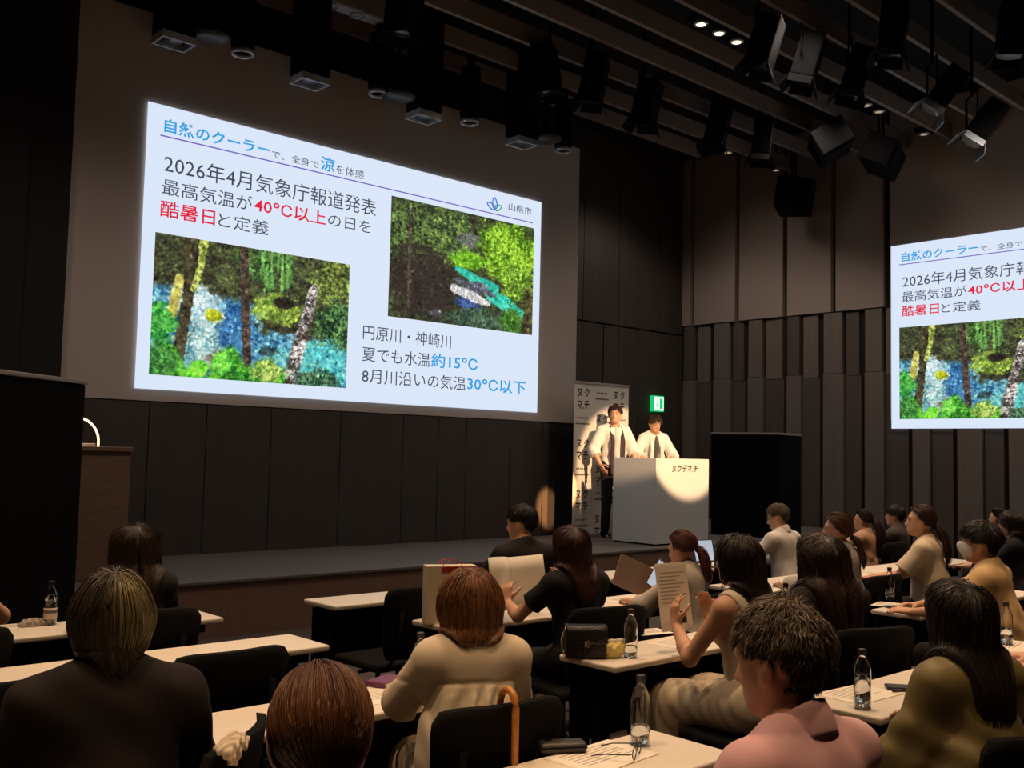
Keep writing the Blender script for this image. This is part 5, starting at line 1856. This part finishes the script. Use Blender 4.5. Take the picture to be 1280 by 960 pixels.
def quilt(u, v):
    x_, z_ = (u - 0.5) * 0.2, 0.012 + v * 0.115
    d = 0.003 * abs(math.sin((x_ + z_) * 75) * math.sin((x_ - z_) * 75))
    return (x_, -0.052 - d + 0.012 * (v - 0.5) ** 2, z_), (0, -1, 0)


B().box((-0.105, -0.048, 0), (0.105, 0.048, 0.15), bev=0.018, seg=3).obj('bag_body', M['bag_leather'], g)
B().sheet(quilt, 40, 24, 0.006).obj('quilted_panel', M['bag_leather'], g)


def flap(u, v):
    x_ = (u - 0.5) * 0.208
    a = v * 1.9
    return (x_, 0.03 - 0.085 * min(1, v * 1.6) if v < 0.62 else -0.06, 0.158 if v < 0.55 else 0.158 - (v - 0.55) * 0.18), (0, -0.5, 0.8)


B().sheet(flap, 8, 12, 0.006).obj('flap', M['bag_leather'], g)
b = B()
b.box((-0.014, -0.0745, 0.062), (0.014, -0.066, 0.092), bev=0.003)
b.obj('clasp', M['gold'], g)
b = B()
for k in range(26):
    t_ = k / 25
    x_, z_ = -0.105 - 0.022 * math.sin(t_ * 3.1), 0.155 - 0.15 * t_
    r_ = 0.0065
    q = [(x_ + r_ * math.cos(a) * (1 if k % 2 else 0.35), -0.05 + r_ * math.cos(a) * (0.2 if k % 2 else 0.9), z_ + r_ * math.sin(a)) for a in np.linspace(0, 2 * math.pi, 9)[:-1]]
    b.tube(q, 0.0016, 5, closed=True)
b.obj('chain', M['gold'], g)
p = onZ(766, 822, TH)
g = thing('soft_pouch', 'small pale yellow crumpled pouch between the handbag and a bottle', 'pouch', (p[0], p[1], TH), -20)
pr = [ell((0, 0, 0.03), (0.06, 0.035, 0.032), k=0.02), ell((0.03, 0.004, 0.05), (0.03, 0.022, 0.02), k=0.02), ell((-0.03, 0, 0.045), (0.03, 0.026, 0.02), k=0.02)]
link('pouch_body', polygonise('pouch_body', pr, 0.004, extra=lambda Q: 0.003 * np.sin(Q[:, 0] * 160) * np.sin(Q[:, 1] * 140 + Q[:, 2] * 150), clip=lambda G: -G[..., 2]), M['yellow_soft'], g)
B().sheet(lambda u, v: (((u - 0.5) * 0.1, 0.006 * math.sin(u * 18), 0.06 + v * 0.022), (0, 1, 0)), 24, 2, 0.002).obj('tissue_top', M['paper'], g)

# white paper bag with red print
p = onZ(540, 779, TH)
g = thing('paper_bag', 'creased white paper shopping bag with red print at the top, standing on a table end', 'paper bag', (3.43, 4.2, TH), -24)
B().prism([(-0.135, -0.05), (0.135, -0.05), (0.135, 0.05), (0.0, 0.05), (-0.135, 0.05)], 0, 0.30).obj('bag_sheet', M['kraft'], g)
b = B()
b.box((-0.06, -0.0525, 0.272), (0.13, -0.0502, 0.297))
b.obj('printed_band', M['red_print'], g)
for sy in (-1, 1):
    B().tube([(-0.05, sy * 0.045, 0.27), (-0.05, sy * 0.047, 0.315), (0, sy * 0.05, 0.335), (0.05, sy * 0.047, 0.315), (0.05, sy * 0.045, 0.27)], 0.003, 6).obj('handle', M['red_print'], g)
g = thing('camera_strap', 'loop of black strap in front of the paper bag', 'strap', (3.50, 4.09, TH), 10)
B().tube([(0, 0, 0.006), (-0.05, 0.0, 0.03), (-0.06, 0.01, 0.06), (-0.02, 0.01, 0.075), (0.04, 0.0, 0.05), (0.08, 0, 0.02), (0.1, 0.0, 0.008)], 0.006, 6).obj('strap_loop', M['black'], g)

# notebook, phone, pen, snack wrapper
p = onZ(483, 855, TH)
g = thing('notebook', 'small purple notebook on the table left of the cream blouse', 'notebook', (p[0], p[1], TH + 0.003), 20)
B().box((-0.075, -0.045, 0), (0.075, 0.045, 0.004), bev=0.001).box((-0.075, -0.045, 0.014), (0.075, 0.045, 0.018), bev=0.001).box((-0.076, -0.045, 0), (-0.072, 0.045, 0.018)).obj('cover', M['purple'], g)
B().box((-0.071, -0.043, 0.004), (0.072, 0.043, 0.014)).obj('pages', M['paper'], g)
p = onZ(1132, 862, TH)
g = thing('smartphone', 'dark phone lying on papers left of the olive sleeve', 'phone', (p[0], p[1], TH + 0.004), 38)
B().box((-0.036, -0.075, 0), (0.036, 0.075, 0.009), bev=0.004).obj('phone_body', M['black_gloss'], g)
B().box((-0.033, -0.07, 0.009), (0.033, 0.07, 0.0096)).obj('screen_glass', M['case'], g)
g = thing('pen', 'dark pen with a pale clip beside the phone on papers', 'pen', (p[0] - 0.06, p[1] - 0.03, TH + 0.009), 55)
B().tube([(0, -0.065, 0), (0, 0.055, 0)], 0.0045, 8).obj('barrel', M['black_gloss'], g)
B().tube([(0, -0.065, 0), (0, -0.075, 0)], 0.004, 8, r2=0.001).obj('tip', M['grey_metal'], g)
B().box((-0.0015, 0.015, 0.0045), (0.0015, 0.055, 0.0065)).obj('clip', M['grey_metal'], g)
p = onZ(1122, 760, TH)
g = thing('smartphone', 'dark phone before the hands of the masked person', 'phone', (p[0], p[1], TH + 0.003), 60)
B().box((-0.036, -0.075, 0), (0.036, 0.075, 0.009), bev=0.004).obj('phone_body', M['black_gloss'], g)
B().box((-0.033, -0.07, 0.009), (0.033, 0.07, 0.0096)).obj('screen_glass', M['case'], g)
p = onZ(40, 783, TH)
g = thing('snack_wrapper', 'small crumpled clear wrapper left of the bottle with a printed label', 'wrapper', (p[0], p[1], TH), 0)
link('wrapper_body', polygonise('wrapper_body', [ell((0, 0, 0.018), (0.05, 0.03, 0.022)), ell((0.05, 0, 0.012), (0.025, 0.02, 0.014)), ell((-0.045, 0, 0.012), (0.02, 0.02, 0.012))], 0.004,
     extra=lambda Q: 0.004 * np.sin(Q[:, 0] * 210) * np.sin(Q[:, 1] * 190), clip=lambda G: -G[..., 2]), M['film'], g)

# open tablet folder and a standing tablet
g = thing('tablet_folder', 'brown tablet folder with a glowing screen leaf, propped open on the table', 'tablet', (4.97, 4.14, TH), -28)
B().box((-0.25, -0.006, 0.0), (0.0, 0.006, 0.20), bev=0.004, mtx=T(0, 0, 0.006, ry=24, rx=-14)).obj('cover_leaf', M['tablet_cover'], g)
tb = B().box((0.0, -0.005, 0.0), (0.25, 0.005, 0.18), bev=0.004, mtx=T(0.0, 0, 0.105, rz=-62, rx=-14, ry=24)).obj('tablet_body', M['case'], g)
B().box((0.008, -0.0062, 0.008), (0.242, -0.005, 0.172), mtx=T(0.0, 0, 0.105, rz=-62, rx=-14, ry=24)).obj('screen', M['tablet_screen'], tb)
g = thing('tablet', 'upright tablet with a pale blue screen at the front row, left of the white shirt', 'tablet', (7.16, 5.3, TH), -8)
tb = B().box((-0.12, -0.004, 0.01), (0.12, 0.004, 0.2), bev=0.003, mtx=T(rx=-16)).obj('tablet_body', M['case'], g)
B().box((-0.112, -0.0052, 0.018), (0.112, -0.004, 0.192), mtx=T(rx=-16)).obj('screen', M['tablet_screen'], tb)
B().box((-0.1, 0.0, 0), (0.1, 0.1, 0.012), bev=0.003).obj('stand', M['case'], g)

# cane hooked over the chair
cx, cy = _b.location.x - 0.07, _b.location.y + 0.01
Rz = Matrix.Rotation(-8 * D2R, 4, 'Z')
q = Rz @ Vector((-0.01, -0.262 - 0.05 + 0.01, 0))
g = thing('walking_cane', 'amber curved cane handle hooked over the black chair back', 'cane', (cx + q.x, cy + q.y, 0), -8)
hk = [(0, -0.055, 0.03), (0, -0.055, 0.5), (0, -0.055, 0.70), (0, -0.055, 0.80)] + [(0, -0.015 - 0.04 * math.cos(a), 0.86 + 0.045 * math.sin(a)) for a in np.linspace(0, math.pi, 10)] + [(0, 0.025, 0.80), (0, 0.025, 0.775)]
B().tube(hk[2:], 0.0115, 10).obj('crook', M['cane'], g)
B().tube(hk[:3], 0.0085, 10).obj('shaft', M['black'], g)
B().lathe([(0.012, 0), (0.013, 0.01), (0.01, 0.04), (0.009, 0.045)], 12, T(0, -0.055, 0)).obj('ferrule', M['case'], g)

# crumpled cloth over the chair at the bottom left
q = Matrix.Rotation(44 * D2R, 4, 'Z') @ Vector((-0.17, -0.305, 0))
g = thing('crumpled_scarf', 'crumpled beige cloth lying over a chair back at the bottom left', 'cloth', (1.13 + q.x, 2.67 + q.y, 0.858), 44)
g.scale = (0.62, 0.62, 0.55)
pr = [ell((-0.05, 0, 0.02), (0.06, 0.04, 0.025), k=0.03), ell((0.03, 0.0, 0.03), (0.06, 0.035, 0.03), k=0.03), ell((0.08, -0.02, 0.005), (0.04, 0.03, 0.03), k=0.03), ell((-0.02, -0.03, -0.01), (0.08, 0.018, 0.05), k=0.03)]
link('cloth_folds', polygonise('cloth_folds', pr, 0.005, extra=lambda Q: 0.008 * np.sin(Q[:, 0] * 90 + 3 * np.sin(Q[:, 1] * 60)) * np.sin(Q[:, 2] * 80 + Q[:, 1] * 70)), M['cloth_cream'], g)


# held papers: placed in the holder's own frame
def held(root, name, label, cat, local, rx, rz):
    t = thing(name, label, cat)
    t.matrix_basis = root.matrix_basis @ T(*local, rx=rx, rz=rz)
    return t


g = held(P['booklet'][0], 'open_booklet', 'open stapled booklet held up by the person with reddish-brown hair', 'booklet', (-0.09, 0.50, 0.735), -12, 10)


def leaf(sd, bend):
    def fn(u, v):
        x_ = sd * u * 0.2
        return (x_, -0.07 * u + bend * math.sin(u * math.pi), v * 0.29), (sd * 0.3, -1, 0)
    return fn


B().sheet(leaf(-1, -0.03), 10, 4, 0.004).obj('left_leaf', M['paper'], g)
B().sheet(leaf(1, 0.02), 10, 4, 0.004).obj('right_leaf', M['paper'], g)
g = held(P['tank'][0], 'handout', 'printed handout pages held up by the person in the tank dress', 'handout', (0.0, 0.44, 0.80), -10, 0)
for k in range(3):
    B().box((-0.105 + 0.006 * k, 0.004 * k, 0.006 * k), (0.105 + 0.006 * k, 0.004 * k + 0.0015, 0.297 + 0.006 * k)).obj('page', M['paper'], g)
b = B()
for k in range(9):
    b.box((-0.085, -0.0006, 0.262 - k * 0.017), (0.085 - 0.03 * (k % 3), 0.0, 0.266 - k * 0.017))
b.obj('print', M['paper_print'], g)
B().box((0.012, -0.0006, 0.03), (0.07, 0.0, 0.085)).obj('dark_picture', M['ink'], g)
